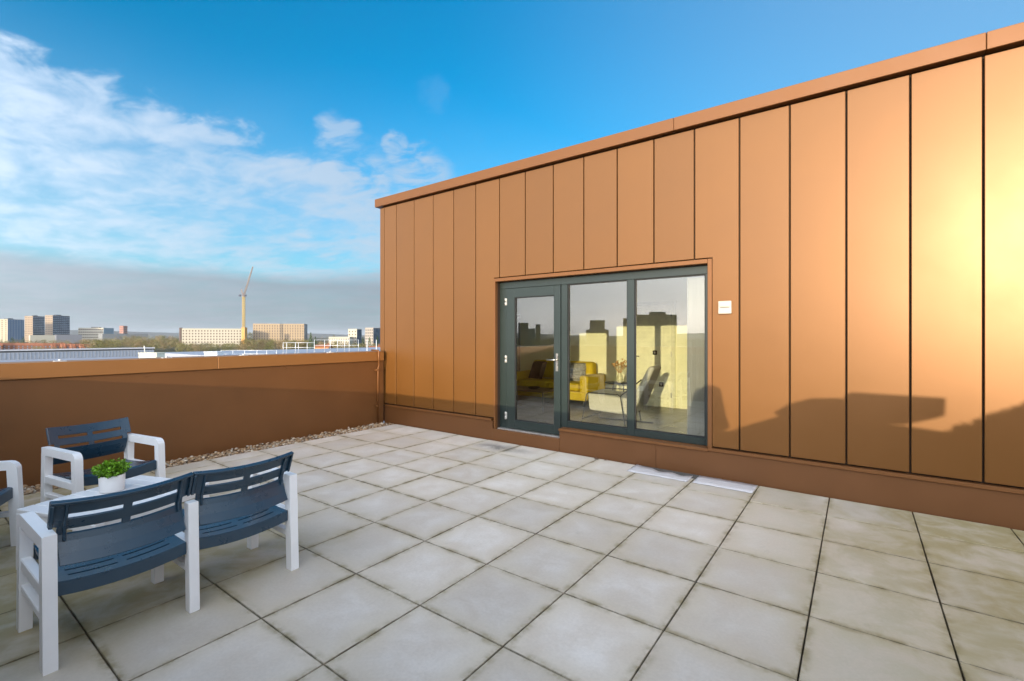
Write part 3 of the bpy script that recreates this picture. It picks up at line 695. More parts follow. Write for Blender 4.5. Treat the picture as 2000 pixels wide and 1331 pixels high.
for k in range(9000):
    xs = rnd.uniform(0.60, 3.2); top = 0.70+min(0.62, max(0, xs-0.60)*0.60)+rnd.gauss(0, 0.018); zz = top-abs(rnd.gauss(0, 0.03)) if k % 3 == 0 else rnd.uniform(0.46, max(0.5, top-0.05))
    X, Z = above(xs, zz, PBY-0.17); p = Vector((X-1.9, rnd.uniform(0.22, 0.54), Z-GZ)); l = rnd.uniform(0.03, 0.05) if k % 3 == 0 else rnd.uniform(0.07, 0.11)
    t = Vector((rnd.gauss(0, 1), rnd.gauss(0, 1), rnd.gauss(0, 1))).normalized(); s_ = t.orthogonal().normalized()
    mb.add([p, p+t*l*.5+s_*l*.3, p+t*l, p+t*l*.5-s_*l*.3], [(0, 1, 2, 3)])
mb.build('foliage', leaf_mat('shadow_shrub_leaf', (0.05, 0.09, 0.02)), shr, fix=False)
MB().tube([(0, -0.2, 0), (0.05, -0.2, 8), (0, -0.18, -GZ), (0.1, 0.2, 1.27-GZ), (0.2, 0.35, 1.45-GZ)], [0.12, 0.10, 0.06, 0.04, 0.03], 8).build('stem', mat('shadow_shrub_stem', (0.09, 0.06, 0.04), 0.9), shr)  # stem of the added unseen shrub

# ------------------------------------------------------------------ room behind the glass
RF = 0.13; RY1 = 9.25; RX0, RX1 = -6.80, -0.55; RZ1 = 2.70
cream_w = mat('cream_plaster', (0.83, 0.805, 0.55), 0.75, 0, 0.03, 2.0)
tag(MB().box(RX0+.002, RX1-.002, 5.625, RY1-.002, RF-0.1, RF).build('room_floor', mat('dark_oak_floor', (0.105, 0.085, 0.062), 0.33, 0, 0.18, 5.0)), kind='structure')
tag(MB().box(RX0+.002, RX1-.002, 5.625, RY1-.002, RZ1, RZ1+0.04).build('room_ceiling', mat('white_ceiling', (0.75, 0.74, 0.70), 0.9)), kind='structure')
SLX0, SLX1, SLZ0, SLZ1 = -6.76, -6.58, 0.45, 2.05      # tall narrow window at the left end of the back wall
bw = MB(); bw.box(RX0, SLX0, RY1, RY1+0.12, 0, RZ1); bw.box(SLX1, RX1, RY1, RY1+0.12, 0, RZ1); bw.box(SLX0, SLX1, RY1, RY1+0.12, 0, SLZ0); bw.box(SLX0, SLX1, RY1, RY1+0.12, SLZ1, RZ1)
back_wall = tag(bw.build('room_wall_back', cream_w, fix=False), kind='structure')
tag(MB().box(RX1, RX1+0.12, 5.62, RY1, 0, RZ1).build('room_wall_right', cream_w), kind='structure')
lin = MB(); lin.box(RX0-.001, RX0+0.012, 5.625, RY1-.002, RF, RZ1-.002)
tag(lin.build('room_wall_left', cream_w), kind='structure')
# fittings on the back wall
def on_back(px, py):
    u = (px-1000)/FPX; X, Y = u*CS-SN, u*SN+CS; t = RY1/Y; return (X*t, CH+(HY-py)/FPX*t)
x0, zt = on_back(1246, 660); x1, _ = on_back(1311, 660)
idoor = tag(empty('internal_door', ((x0+x1)/2, RY1-0.02, RF)), 'plain cream internal door in the back wall of the room', 'door')
w = 0.80; cx0 = (on_back(1312, 700)[0])
idoor.location = (cx0-w/2, RY1-0.03, RF)
MB().box(-w/2, w/2, 0.0, 0.028, 0.008, 2.02).build('leaf', mat('door_paint', (0.83, 0.81, 0.58), 0.5), idoor, 0.003)
fm = mat('door_frame_paint', (0.72, 0.70, 0.5), 0.5)
for a, b in ((-w/2-0.075, -w/2-0.004), (w/2+0.004, w/2+0.075)): MB().box(a, b, -0.012, 0.028, 0.0, 2.09).build('architrave', fm, idoor, 0.004)
MB().box(-w/2-0.004, w/2+0.004, -0.012, 0.028, 2.026, 2.09).build('architrave', fm, idoor, 0.004)
for z in (0.25, 1.05, 1.8): MB().box(w/2-0.004, w/2+0.010, -0.016, -0.001, z-0.05, z+0.05).build('hinge', steel, idoor)
blk = mat('black_fitting', (0.02, 0.02, 0.02), 0.4)
mb = MB(); mb.box(-w/2+0.04, -w/2+0.08, -0.008, -0.001, 0.90, 1.06); mb.tube([(-w/2+0.06, -0.006, 1.0), (-w/2+0.06, -0.045, 1.0), (-w/2+0.17, -0.048, 1.0)], 0.009, 8); mb.build('lever', blk, idoor)
for px, py, nm, lb in ((1280.5, 689, 'light_switch', 'dark light switch plate on the back wall of the room'), (1293, 751, 'wall_socket', 'dark wall socket below the light switch in the room')):
    X, Z = on_back(px, py); o = MB().box(-0.043, 0.043, -0.048, -0.032, -0.043, 0.043).build(nm, blk, None, 0.004, loc=(X, RY1, Z)); tag(o, lb, 'switch' if 'switch' in nm else 'socket')
    MB().box(-0.016, 0.016, -0.054, -0.0485, -0.02, 0.02).build('rocker', steel, o, 0.002)
# vertical blind bunched at the right
blind = tag(empty('vertical_blind', (-1.50, 5.66, RF)), 'white vertical blind slats bunched at the right side of the window', 'blind')
MB().box(-2.75, 0.16, -0.02, 0.02, 2.30-RF, 2.34-RF).build('head_rail', white_al, blind, 0.003)
slat_m = mat('blind_fabric', (0.33, 0.325, 0.32), 0.8); 
for k in range(7):
    x = -0.085+k*0.027
    o = MB().box(-0.0445, 0.0445, -0.0006, 0.0006, 0.24, 2.165).build('slat', slat_m, blind, loc=(x, 0, 0)); o.rotation_euler.z = R(58+random.uniform(-9, 9))

# sofa
mus = mat('mustard_velvet', (0.56, 0.40, 0.008), 0.75, 0, 0.12, 7.0, bump=0.05, bscale=90)
sofa = tag(empty('sofa', (-5.20, 8.75, RF)), 'mustard yellow velvet sofa against the back wall behind the glass', 'sofa')
def cushion(name, m, parent, x0, x1, y0, y1, z0, z1, bev=0.05): return MB().box(x0, x1, y0, y1, z0, z1).build(name, m, parent, bev, 4)
cushion('base', mus, sofa, -0.95, 0.90, -0.48, 0.42, 0.12, 0.30, 0.03)
cushion('seat_cushion', mus, sofa, -0.80, -0.01, -0.47, 0.20, 0.305, 0.46); cushion('seat_cushion', mus, sofa, 0.01, 0.72, -0.47, 0.20, 0.305, 0.46)
cushion('back_cushion', mus, sofa, -0.80, -0.01, 0.14, 0.40, 0.47, 0.86, 0.08); cushion('back_cushion', mus, sofa, 0.01, 0.72, 0.14, 0.40, 0.47, 0.86, 0.08)
cushion('armrest', mus, sofa, -0.98, -0.81, -0.46, 0.40, 0.14, 0.62, 0.05); cushion('armrest', mus, sofa, 0.73, 0.92, -0.46, 0.40, 0.14, 0.62, 0.05)
for x in (-0.85, 0.80):
    for y in (-0.40, 0.34): MB().tube([(x, y, 0), (x, y, 0.13)], [0.016, 0.024], 8).build('leg', blk, sofa)
pat = mat('patterned_cushion', (0.28, 0.27, 0.25), 0.85, 0, 0.75, 28)
def pillow(mb, w, h, t):
    n = 8; xs = pts_lerp(-1, 1, n)
    f = lambda x, y, s: (x*w/2*(1-0.06*(1-abs(y))), s*t/2*((1-x**4)*(1-y**4))**0.5, (y+1)*h/2)
    return mb.plate(xs, xs, lambda i, j: True, lambda x, y: f(x, y, 1), lambda x, y: f(x, y, -1))
o = pillow(MB(), 0.45, 0.42, 0.15).build('scatter_cushion', pat, None, loc=(-4.80, 8.72, 0.585)); o.rotation_euler = (R(-24), 0, R(12)); tag(o, 'grey patterned scatter cushion on the sunlit end of the sofa', 'cushion')
o = pillow(MB(), 0.45, 0.42, 0.15).build('scatter_cushion', mat('brown_cushion', (0.07, 0.05, 0.04), 0.9), None, loc=(-5.80, 8.72, 0.585)); o.rotation_euler = (R(-24), 0, R(-14)); tag(o, 'dark scatter cushion on the shaded end of the sofa', 'cushion')
# armchair with wire frame
ac = tag(empty('armchair', (-3.05, 7.02, RF), R(4)), 'pale fabric lounge chair on a thin black wire frame behind the glass', 'chair')
fab = mat('pale_linen', (0.52, 0.49, 0.41), 0.9, 0, 0.08, 40, bump=0.1, bscale=250)
mb = MB(); mb.hexa([(-0.40, -0.31, 0.24), (0.26, -0.31, 0.20), (0.26, 0.33, 0.20), (-0.40, 0.33, 0.24)], [(-0.43, -0.32, 0.52), (0.32, -0.32, 0.46), (0.32, 0.34, 0.46), (-0.43, 0.34, 0.52)]); mb.build('seat', fab, ac, 0.04, 3)
mb = MB(); mb.hexa([(0.20, -0.32, 0.30), (0.34, -0.32, 0.30), (0.34, 0.34, 0.30), (0.20, 0.34, 0.30)], [(0.52, -0.22, 0.96), (0.61, -0.22, 0.94), (0.61, 0.24, 0.94), (0.52, 0.24, 0.96)]); mb.build('backrest', fab, ac, 0.045, 3)
for y in (-0.37, 0.39):
    MB().tube([(0.42, y, 0.008), (-0.50, y, 0.008), (-0.41, y, 0.49), (-0.38, y, 0.52), (0.10, y, 0.52), (0.14, y, 0.49), (0.22, y, 0.008)], 0.009, 8).build('side_frame', blk, ac)
    MB().tube([(0.14, y, 0.50), (0.44, y*0.8, 0.76)], 0.009, 8).build('back_brace', blk, ac)
MB().tube([(-0.485, -0.37, 0.10), (-0.485, 0.39, 0.10)], 0.009, 8).build('cross_bar', blk, ac)
# side table with vase of dried flowers
st = tag(empty('side_table', (-3.74, 8.45, RF)), 'small round black side table beside the back wall in the room', 'table')
MB().lathe([(0, 0.50), (0.22, 0.50), (0.225, 0.51), (0.22, 0.52), (0, 0.52)], 28).build('top', blk, st)
for k in range(3):
    a = k*2.094+.4; MB().tube([(0.17*math.cos(a), 0.17*math.sin(a), 0), (0.12*math.cos(a), 0.12*math.sin(a), 0.50)], 0.009, 8).build('leg', blk, st)
vs = tag(empty('flower_vase', (-3.66, 8.43, RF+0.52)), 'pale vase of dried flowers on the side table', 'vase')
MB().lathe([(0, 0.0), (0.045, 0), (0.06, 0.06), (0.05, 0.13), (0.025, 0.17), (0.03, 0.185), (0.024, 0.185), (0.02, 0.17), (0, 0.16)], 20).build('vase', mat('pale_vase', (0.62, 0.58, 0.36), 0.4), vs, fix=False)
mb = MB(); rnd = random.Random(9)
for k in range(26):
    a = rnd.uniform(0, 6.28); r = rnd.uniform(0.04, 0.16); p = Vector((r*math.cos(a), r*math.sin(a), rnd.uniform(0.30, 0.44)))
    mb.tube([(0, 0, 0.15), p*0.6+Vector((0, 0, 0.06)), p], 0.003, 4, cap=False); stone_mesh(mb, p, rnd.uniform(0.016, 0.03))
mb.build('dried_flowers', mat('dried_flower', (0.55, 0.33, 0.13), 0.85, 0, 0.4, 40), vs, fix=False)
# coffee table
ct = tag(empty('coffee_table', (-5.15, 7.55, RF)), 'low dark coffee table seen through the glass of the door', 'table')
MB().box(-0.50, 0.50, -0.28, 0.28, 0.36, 0.39).build('top', mat('walnut', (0.16, 0.10, 0.06), 0.4, 0, 0.2, 9), ct, 0.004)
for x in (-0.46, 0.46):
    for y in (-0.24, 0.24): MB().tube([(x, y, 0), (x, y, 0.36)], 0.010, 8).build('leg', blk, ct)
o = MB().lathe([(0, 0), (0.09, 0), (0.13, 0.03), (0.125, 0.034), (0.085, 0.008), (0, 0.008)], 24).build('bowl', blk, None, fix=False, loc=(-5.05, 7.55, RF+0.39)); tag(o, 'small dark dish on the coffee table', 'dish')
# frame of the narrow side window
sw = tag(empty('slot_window', ((SLX0+SLX1)/2, RY1+0.06, SLZ0)), 'tall narrow window at the left end of the back wall of the room', 'window')
hw = (SLX1-SLX0)/2; hh = SLZ1-SLZ0
for a in (-1, 1): MB().box(a*hw-0.012-a*0.013, a*hw+0.012-a*0.013, -0.03, 0.03, 0.001, hh-0.001).build('frame', frame_mat, sw, 0.002)
MB().box(-hw+0.026, hw-0.026, -0.003, 0.003, 0.002, hh-0.002).build('pane', glass, sw)

# ------------------------------------------------------------------ neighbouring roof
NR = -0.65
roof = tag(empty('neighbouring_roof', (-36, 8, GZ)), 'broad pale grey flat roof with ribbed metal upstand beyond the parapet', 'roof')
RO = Vector((-36, 8, GZ))
pale_m = mat('pale_roof_membrane', (0.33, 0.34, 0.39), 0.55, 0, 0.10, 0.35, coords='Object')
rib_m = mat('ribbed_pale_metal', (0.36, 0.38, 0.42), 0.4, 0.3, 0.06, 0.6)
dark_m = mat('shadow_band_vent_dark', (0.05, 0.055, 0.06), 0.7)
def rb(mb, name, m, **k): o = mb.build(name, m, roof, **k); o.location = -RO; return o
XF = -62.0
rb(MB().box(XF-0.4, -7.20, -60, 75, GZ, NR), 'roof_block', pale_m)
for a, b in ((-60, -6), (-6, 18.0)):
    rb(MB().box(XF-0.25, XF, a, b, NR, 0.02), 'upstand', rib_m)
    mb = MB(); y = a+0.2
    while y < b-0.2:
        mb.box(XF-0.001, XF+0.06, y, y+0.04, NR+0.02, 0.0); y += 0.27
    tag(rb(mb, 'seam_shadow_ribs', MATS.get('rib_shadow_grey') or mat('rib_shadow_grey', (0.20, 0.215, 0.24), 0.5)), kind='stuff')  # darker grey on the ribs paints the seams' shadow lines
rb(MB().box(XF-0.35, XF+0.02, -60, 18.0, 0.03, 0.16), 'coping_shadow_band', dark_m)  # dark band paints the shadow line under the coping
rb(MB().box(XF-0.75, XF+0.16, -60, 18.05, 0.165, 0.285), 'upstand_coping', mat('white_coping', (0.42, 0.42, 0.44), 0.4), bevel=0.01)
rb(MB().box(XF-0.5, -45, 18.3, 75, NR+0.001, -0.30), 'raised_deck', pale_m)
# plant boxes and vent cowls
def roof_thing(name, m, px, d, w, dep, z0, z1, label, cat, parts=None):
    p = at(px, d, z0); root = tag(empty(name, p, TH), label, cat)
    MB().box(-w/2, w/2, -dep/2, dep/2, 0, z1-z0).build('casing', m, root, 0.02)
    MB().box(-w/2-0.03, w/2+0.03, -dep/2-0.03, dep/2+0.03, z1-z0+0.002, z1-z0+0.06).build('lid', m, root, 0.01)
    return root
roof_thing('plant_box', mat('cream_casing', (0.70, 0.66, 0.52), 0.6), 297, 36, 1.35, 0.9, NR, 0.20, 'cream plant box on the neighbouring roof', 'plant box')
roof_thing('plant_box', mat('white_casing', (0.74, 0.73, 0.72), 0.5), 418, 44, 1.2, 1.0, NR, 0.0, 'white low plant box at the end of the ribbed upstand', 'plant box')
p = at(283, 36.4, 0.22); o = MB().tube([(0, 0, 0), (-0.12, 0, 0.42), (-0.16, 0, 0.50)], 0.035, 8).build('flue_pipe', mat('pale_flue', (0.6, 0.58, 0.52), 0.5), None, loc=p); o.location.z = 0.262; tag(o, 'short leaning pale flue on the cream plant box', 'flue')
for px, d, lb in ((108, 27, 'left'), (120, 24, 'right')):
    p = at(px, d, NR); o = MB().lathe([(0, 0), (0.09, 0), (0.09, 0.10), (0.13, 0.12), (0.13, 0.17), (0, 0.20)], 12).build('roof_vent', dark_m, None, loc=p); tag(o, 'small dark vent cowl on the pale roof, %s of the nearer pair' % lb, 'vent')
for px, d, lb in ((249, 27, 'left of the cream box'), (262, 24, 'nearest the cream box'), (367, 28, 'between the two plant boxes')):
    p = at(px, d, NR); o = MB().lathe([(0, 0), (0.08, 0), (0.08, 0.10), (0.12, 0.12), (0.12, 0.17), (0, 0.20)], 12).build('roof_vent', dark_m, None, loc=p); tag(o, 'small dark vent cowl on the pale roof %s' % lb, 'vent')
# guard rails
rail_m = mat('galvanised_rail', (0.66, 0.66, 0.66), 0.4, 0.5)
def guard(pxs, d, z0, h, label, rails=True):
    root = tag(empty('guard_rail', at(pxs[0], d, z0)), label, 'railing'); o0 = Vector(root.location)
    pts = [at(px, d, z0)-o0 for px in pxs]
    for p in pts:
        MB().tube([p, p+Vector((0, 0, h))], 0.030, 6).build('post', rail_m, root)
        MB().box(-0.09, 0.09, -0.09, 0.09, 0, 0.03).build('foot', rail_m, root, loc=p)
    if rails:
        for k in (0.52, 0.97): MB().tube([pts[0]+Vector((0, 0, h*k)), pts[-1]+Vector((0, 0, h*k))], 0.024, 6).build('rail', rail_m, root)
    return root
guard([432, 455, 478, 502, 521, 540], 46, NR, 0.80, 'low galvanised guard rail on the roof left of the corner', True)
guard([553, 560, 577, 583, 600, 614], 50, NR+0.35, 1.15, 'taller guard rail on the raised deck in front of the beige block')
guard([614, 634, 645, 659, 673, 682, 700], 54, NR+0.35, 1.42, 'tall row of guard posts with rails near the bronze corner')
for px, lb in ((717, 'left'), (735, 'right')):
    p = at(px, 50, NR+0.351); o = MB().tube([(0, 0, 0), (0, 0, 0.1), (0, 0, 1.40), (0, 0, 1.43)], [0.07, 0.035, 0.030, 0.012], 8).build('roof_post', rail_m, None, loc=p); tag(o, 'slim pale roof post, %s of the last pair before the bronze wall' % lb, 'post')

# ------------------------------------------------------------------ town in the distance
def hit(px, P, dv):
    u = (px-1000)/FPX; s = (u*P[1]-P[0])/(dv[0]-u*dv[1]); return (P[0]+dv[0]*s, P[1]+dv[1]*s), s
def corner_block(px0, pxc, px1, d, a=45.0):
    """footprint of a block whose near corner is at bearing pxc; camera map coords -> world"""
    u = (pxc-1000)/FPX; C = (u*d, d); phi = math.atan(u); ar = R(a)
    # directions of the two visible faces, turned with the bearing
    l = (-math.cos(ar+0)*math.cos(phi)+math.sin(ar)*math.sin(phi), math.cos(ar)*math.sin(phi)+math.sin(ar)*math.cos(phi))
    r = (math.sin(ar)*math.cos(phi)+math.cos(ar)*math.sin(phi), -math.sin(ar)*math.sin(phi)+math.cos(ar)*math.cos(phi))
    Lp, sl = hit(px0, C, l); Rp, sr = hit(px1, C, r)
    B = (Lp[0]+Rp[0]-C[0], Lp[1]+Rp[1]-C[1])
    return [w3(*q) for q in (Lp, C, Rp, B)], sl, sr
def face_quads(mb, A, B, z0, z1, nx, nz, fw=0.55, fh=0.5, out=0.06, inset=0.0, depth=0.25):
    """window boxes standing just proud of the face from A to B"""
    A = Vector((A.x, A.y, 0)); B = Vector((B.x, B.y, 0)); e = B-A; Ln = e.length; e.normalize(); n = Vector((e.y, -e.x, 0))
    for i in range(nx):
        for j in range(nz):
            cx = inset+(Ln-2*inset)*(i+0.5)/nx; w = (Ln-2*inset)/nx*fw; cz = z0+(z1-z0)*(j+0.5)/nz; h = (z1-z0)/nz*fh
            p0 = A+e*(cx-w/2)+n*out; p1 = A+e*(cx+w/2)+n*out; q0 = p0-n*depth; q1 = p1-n*depth
            mb.hexa([(p0.x, p0.y, cz-h/2), (p1.x, p1.y, cz-h/2), (q1.x, q1.y, cz-h/2), (q0.x, q0.y, cz-h/2)],
                    [(p0.x, p0.y, cz+h/2), (p1.x, p1.y, cz+h/2), (q1.x, q1.y, cz+h/2), (q0.x, q0.y, cz+h/2)])
def tower(name, label, px0, pxc, px1, ytop, d, a, ml, mr, mw, nxl, nxr, nz, group=None, roofbox=True, fw=0.55, fh=0.5, cat='building', mwr=None):
    P, sl, sr = corner_block(px0, pxc, px1, d, a); zt = zat(ytop, d)
    base = (P[0]+P[2])/2; root = tag(empty(name, (base.x, base.y, GZ)), label, cat, group); o0 = Vector((base.x, base.y, GZ))
    Q = [Vector((p.x, p.y)) for p in P]
    def part(mb, nm, m, **k): o = mb.build(nm, m, root, **k); o.location = -o0; return o
    if Vector((Q[1].x-Q[0].x, Q[1].y-Q[0].y, 0)).cross(Vector((Q[2].x-Q[1].x, Q[2].y-Q[1].y, 0))).z < 0: Q = Q[::-1]
    part(MB().prism([(q.x, q.y) for q in Q], GZ, zt), 'wall', ml)
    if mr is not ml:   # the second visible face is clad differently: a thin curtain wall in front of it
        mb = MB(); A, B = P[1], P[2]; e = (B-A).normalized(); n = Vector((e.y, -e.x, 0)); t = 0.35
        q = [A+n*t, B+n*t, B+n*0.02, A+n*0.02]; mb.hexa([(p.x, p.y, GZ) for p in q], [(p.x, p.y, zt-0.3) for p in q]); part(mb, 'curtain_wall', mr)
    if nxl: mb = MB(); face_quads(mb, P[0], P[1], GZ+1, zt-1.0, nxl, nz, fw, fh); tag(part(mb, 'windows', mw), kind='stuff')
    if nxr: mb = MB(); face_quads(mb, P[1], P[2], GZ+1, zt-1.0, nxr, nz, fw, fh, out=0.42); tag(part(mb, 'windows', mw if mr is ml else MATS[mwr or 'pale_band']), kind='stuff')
    c = (P[0]+P[1]+P[2]+P[3])/4
    mb = MB(); k = 0.985; pr = [(c.x+(q.x-c.x)*1.006, c.y+(q.y-c.y)*1.006) for q in Q]; mb.prism(pr, zt+0.002, zt+0.5); part(mb, 'roof_edge', ml)
    if roofbox:
        mb = MB(); pr = [(c.x+(q.x-c.x)*0.3, c.y+(q.y-c.y)*0.3) for q in Q]; mb.prism(pr, zt+0.502, zt+3.2); part(mb, 'plant_room', MATS['dark_glass'])
    return root
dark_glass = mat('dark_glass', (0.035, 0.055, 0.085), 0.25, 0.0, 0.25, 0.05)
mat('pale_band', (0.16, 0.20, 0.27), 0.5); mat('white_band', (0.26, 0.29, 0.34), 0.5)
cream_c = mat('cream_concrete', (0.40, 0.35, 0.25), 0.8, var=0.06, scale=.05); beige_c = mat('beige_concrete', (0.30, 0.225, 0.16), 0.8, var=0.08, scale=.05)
white_c = mat('white_render', (0.42, 0.385, 0.31), 0.8, var=0.05, scale=.05); win_d = mat('far_window', (0.06, 0.06, 0.065), 0.3)
blue_c = mat('blue_cladding', (0.08, 0.14, 0.24), 0.45, var=0.15, scale=.08); pink_c = mat('dusty_brick', (0.34, 0.17, 0.13), 0.9); glassy = mat('pale_blue_glass', (0.20, 0.30, 0.36), 0.2)
win_s = mat('sandy_window', (0.10, 0.07, 0.05), 0.5)
tower('apartment_tower', 'cream and blue apartment tower at the far left edge', -14, 15, 47, 624, 1250, 48, cream_c, blue_c, win_s, 4, 6, 11, fw=0.4, mwr='white_band')
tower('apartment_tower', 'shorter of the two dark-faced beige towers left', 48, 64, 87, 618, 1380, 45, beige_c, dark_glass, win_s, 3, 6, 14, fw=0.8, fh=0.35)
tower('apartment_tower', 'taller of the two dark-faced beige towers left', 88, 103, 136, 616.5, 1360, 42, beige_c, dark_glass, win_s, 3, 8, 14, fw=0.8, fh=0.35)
tower('warehouse', 'long white low warehouse in front of the dark towers', 56, 59, 107, 655.5, 1000, 80, white_c, white_c, win_d, 0, 0, 1, roofbox=False)
tower('warehouse', 'long grey low shed right of the white warehouse', 107, 110, 160, 654.5, 1120, 80, mat('grey_shed', (0.17, 0.175, 0.20), 0.7), MATS['grey_shed'], win_d, 0, 0, 1, roofbox=False)
tower('office_block', 'white office block with a glazed right wing in the distance', 153, 202, 222, 641, 1450, 30, white_c, glassy, win_s, 12, 5, 5, fw=0.85, fh=0.4)
tower('office_block', 'small pinkish brick tower standing alone in the distance', 233, 241, 249, 637, 1700, 45, pink_c, pink_c, win_d, 3, 3, 7, fw=0.6, fh=0.35, roofbox=False)
tower('warehouse', 'low pale shed right of the white office', 192, 200, 290, 652.5, 1300, 70, mat('pale_shed', (0.20, 0.205, 0.205), 0.7), MATS['pale_shed'], win_d, 0, 0, 1, roofbox=False)
tower('apartment_block', 'long white apartment block with rows of windows left of the crane', 355, 472, 480, 643, 760, 8, white_c, white_c, win_s, 20, 2, 6, fw=0.46, fh=0.5, roofbox=False)
tower('apartment_block', 'beige apartment block with upright window strips right of the crane', 494, 594, 600, 633.5, 820, 12, mat('sand_brick', (0.32, 0.24, 0.155), 0.85, var=.06, scale=.05), dark_glass, win_s, 20, 0, 8, fw=0.36, fh=0.66, roofbox=False)
tower('apartment_block', 'stepped white low block left of the white corner tower', 642, 683, 690, 659, 600, 12, white_c, white_c, win_s, 9, 0, 4, fw=0.45, roofbox=False)
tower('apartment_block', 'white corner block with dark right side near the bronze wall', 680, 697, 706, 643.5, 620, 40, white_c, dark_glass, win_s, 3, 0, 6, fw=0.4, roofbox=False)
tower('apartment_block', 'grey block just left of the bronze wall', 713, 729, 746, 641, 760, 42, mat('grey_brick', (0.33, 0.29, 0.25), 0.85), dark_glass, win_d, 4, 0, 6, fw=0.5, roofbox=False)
tower('lift_shaft', 'orange wrapped lift shaft at the foot of the crane', 471.5, 478, 483, 640.5, 735, 40, mat('orange_wrap', (0.50, 0.26, 0.08), 0.8), MATS['orange_wrap'], win_d, 0, 0, 1, roofbox=False, cat='shaft')
tower('stair_tower', 'dark rounded stair tower at the left end of the white block', 350, 353, 357, 641, 750, 45, mat('dark_brick', (0.10, 0.07, 0.06), 0.9), MATS['dark_brick'], win_d, 0, 0, 1, roofbox=False, cat='tower')

# tower crane
cd = 745; ct0 = at(476, cd, GZ); zc = zat(580, cd)
crane = tag(empty('tower_crane', ct0), 'yellow tower crane with raised luffing jib', 'crane')
cr_m = mat('crane_yellow', (0.46, 0.33, 0.12), 0.6); cr_p = mat('crane_pale', (0.30, 0.24, 0.21), 0.6)
def lattice(p0, p1, w0, w1, nseg, m, name, r=0.12):
    p0, p1 = Vector(p0), Vector(p1); t = (p1-p0).normalized(); side = Vector((CS, SN, 0)); up = t.cross(side).normalized(); side = up.cross(t).normalized(); mb = MB()
    def C(k, s, i): w = w0+(w1-w0)*i/nseg; return p0+(p1-p0)*i/nseg+side*(k*w/2)+up*(s*w/2)
    cs = ((-1, -1), (1, -1), (1, 1), (-1, 1))
    for k, s in cs: mb.tube([C(k, s, 0), C(k, s, nseg)], r, 5)
    for i in range(nseg):
        for q in range(4): a, b = cs[q], cs[(q+1) % 4]; mb.tube([C(*a, i), C(*b, i+1)], r*0.6, 4, cap=False)
    return mb.build(name, m, crane)
hz = zc-GZ
lattice((0, 0, 0), (0, 0, hz), 2.6, 2.6, 22, cr_m, 'mast', 0.46)
sdv = Vector((CS, SN, 0))
MB().box(-2.2, 2.2, -1.5, 1.5, hz, hz+1.6).build('slewing_ring', cr_p, crane)
dk = mat('crane_dark', (0.09, 0.10, 0.14), 0.7)
q = sdv*-6.2; MB().box(-1.7, 1.7, -1.2, 1.2, 0, 2.6).build('counterweight', dk, crane, loc=(q.x, q.y, hz+0.6))
q = sdv*3.2; MB().box(-1.1, 1.1, -1.0, 1.0, 0, 2.5).build('cab', dk, crane, loc=(q.x, q.y, hz+0.6))
lattice(sdv*-7.0+Vector((0, 0, hz+2.0)), sdv*2.0+Vector((0, 0, hz+2.0)), 1.2, 1.2, 6, cr_p, 'counter_jib', 0.2)
tip = sdv*((494-476)*cd/FPX)+Vector((0, 0, zat(521, cd)-GZ))
lattice(sdv*0.5+Vector((0, 0, hz+2.4)), tip, 1.8, 1.0, 22, cr_p, 'jib', 0.24)
apex = sdv*-4.0+Vector((0, 0, hz+12))
lattice(sdv*-1.0+Vector((0, 0, hz+2.4)), apex, 1.4, 0.8, 6, cr_p, 'a_frame', 0.2)
MB().tube([apex, tip*0.85+Vector((0, 0, 0.15*(hz+2.4)))], 0.08, 4).build('pendant_rope', cr_p, crane)
MB().tube([apex, sdv*-6.5+Vector((0, 0, hz+3))], 0.09, 4).build('back_stay', cr_p, crane)

# terraced houses with orange roofs
brick_m = mat('far_red_brick', (0.22, 0.095, 0.055), 0.9, var=0.15, scale=0.6); tile_m = mat('orange_roof_tile', (0.27, 0.098, 0.045), 0.85, var=0.2, scale=0.5, rnd=0.15)
def far_house(px, d, w, dep, eave, ridge, yaw, label, gable=False, wall=None):
    p = at(px, d, GZ); root = tag(empty('brick_house', p, TH+math.atan((1000-px)/FPX)+R(yaw)), label, 'house', 'orange roofed houses beyond the roof')
    MB().box(-w/2, w/2, -dep/2, dep/2, 0, eave).build('wall', wall or brick_m, root)
    mb = MB(); o = 0.4
    mb.add([(-w/2-o, -dep/2-o, eave+.002), (w/2+o, -dep/2-o, eave+.002), (w/2+o, dep/2+o, eave+.002), (-w/2-o, dep/2+o, eave+.002), (-w/2-o, 0, ridge), (w/2+o, 0, ridge)],
           [(0, 3, 2, 1), (0, 1, 5, 4), (2, 3, 4, 5), (0, 4, 3), (1, 2, 5)]); rf = mb.build('roof', tile_m, root)
    MB().box(w*0.3, w*0.3+0.8, -0.4, 0.4, ridge-0.9, ridge+1.2).build('chimney', brick_m, rf)
    if gable:
        for gx_ in (-w/4, w/4):
            mb = MB(); g = w*0.17; mb.add([(gx_-g, -dep/2-0.9, eave-2.4), (gx_+g, -dep/2-0.9, eave-2.4), (gx_, -dep/2-0.9, ridge-0.6), (gx_-g, -0.2, eave-2.4), (gx_+g, -0.2, eave-2.4), (gx_, -0.2, ridge-0.6)], [(0, 1, 2), (0, 2, 5, 3), (1, 4, 5, 2), (3, 5, 4)]); mb.build('gable', tile_m, root)
    for k in range(3):
        x = -w/2+w*(k+0.5)/3
        for zz in (1.0, 3.6): MB().box(x-0.6, x+0.6, -dep/2-0.05, -dep/2+0.1, zz, zz+1.4).build('window', MATS['pale_band'], root)
    return root
nth = ['leftmost', 'second', 'third', 'fourth', 'fifth', 'sixth', 'seventh', 'eighth', 'ninth', 'tenth']
for k in range(8):
    far_house(-8+k*17.5, 590+random.uniform(-8, 8), 10.8, 9, 5.4, 8.6, random.uniform(-3, 3), '%s orange roofed brick house in the row under the towers' % nth[k])
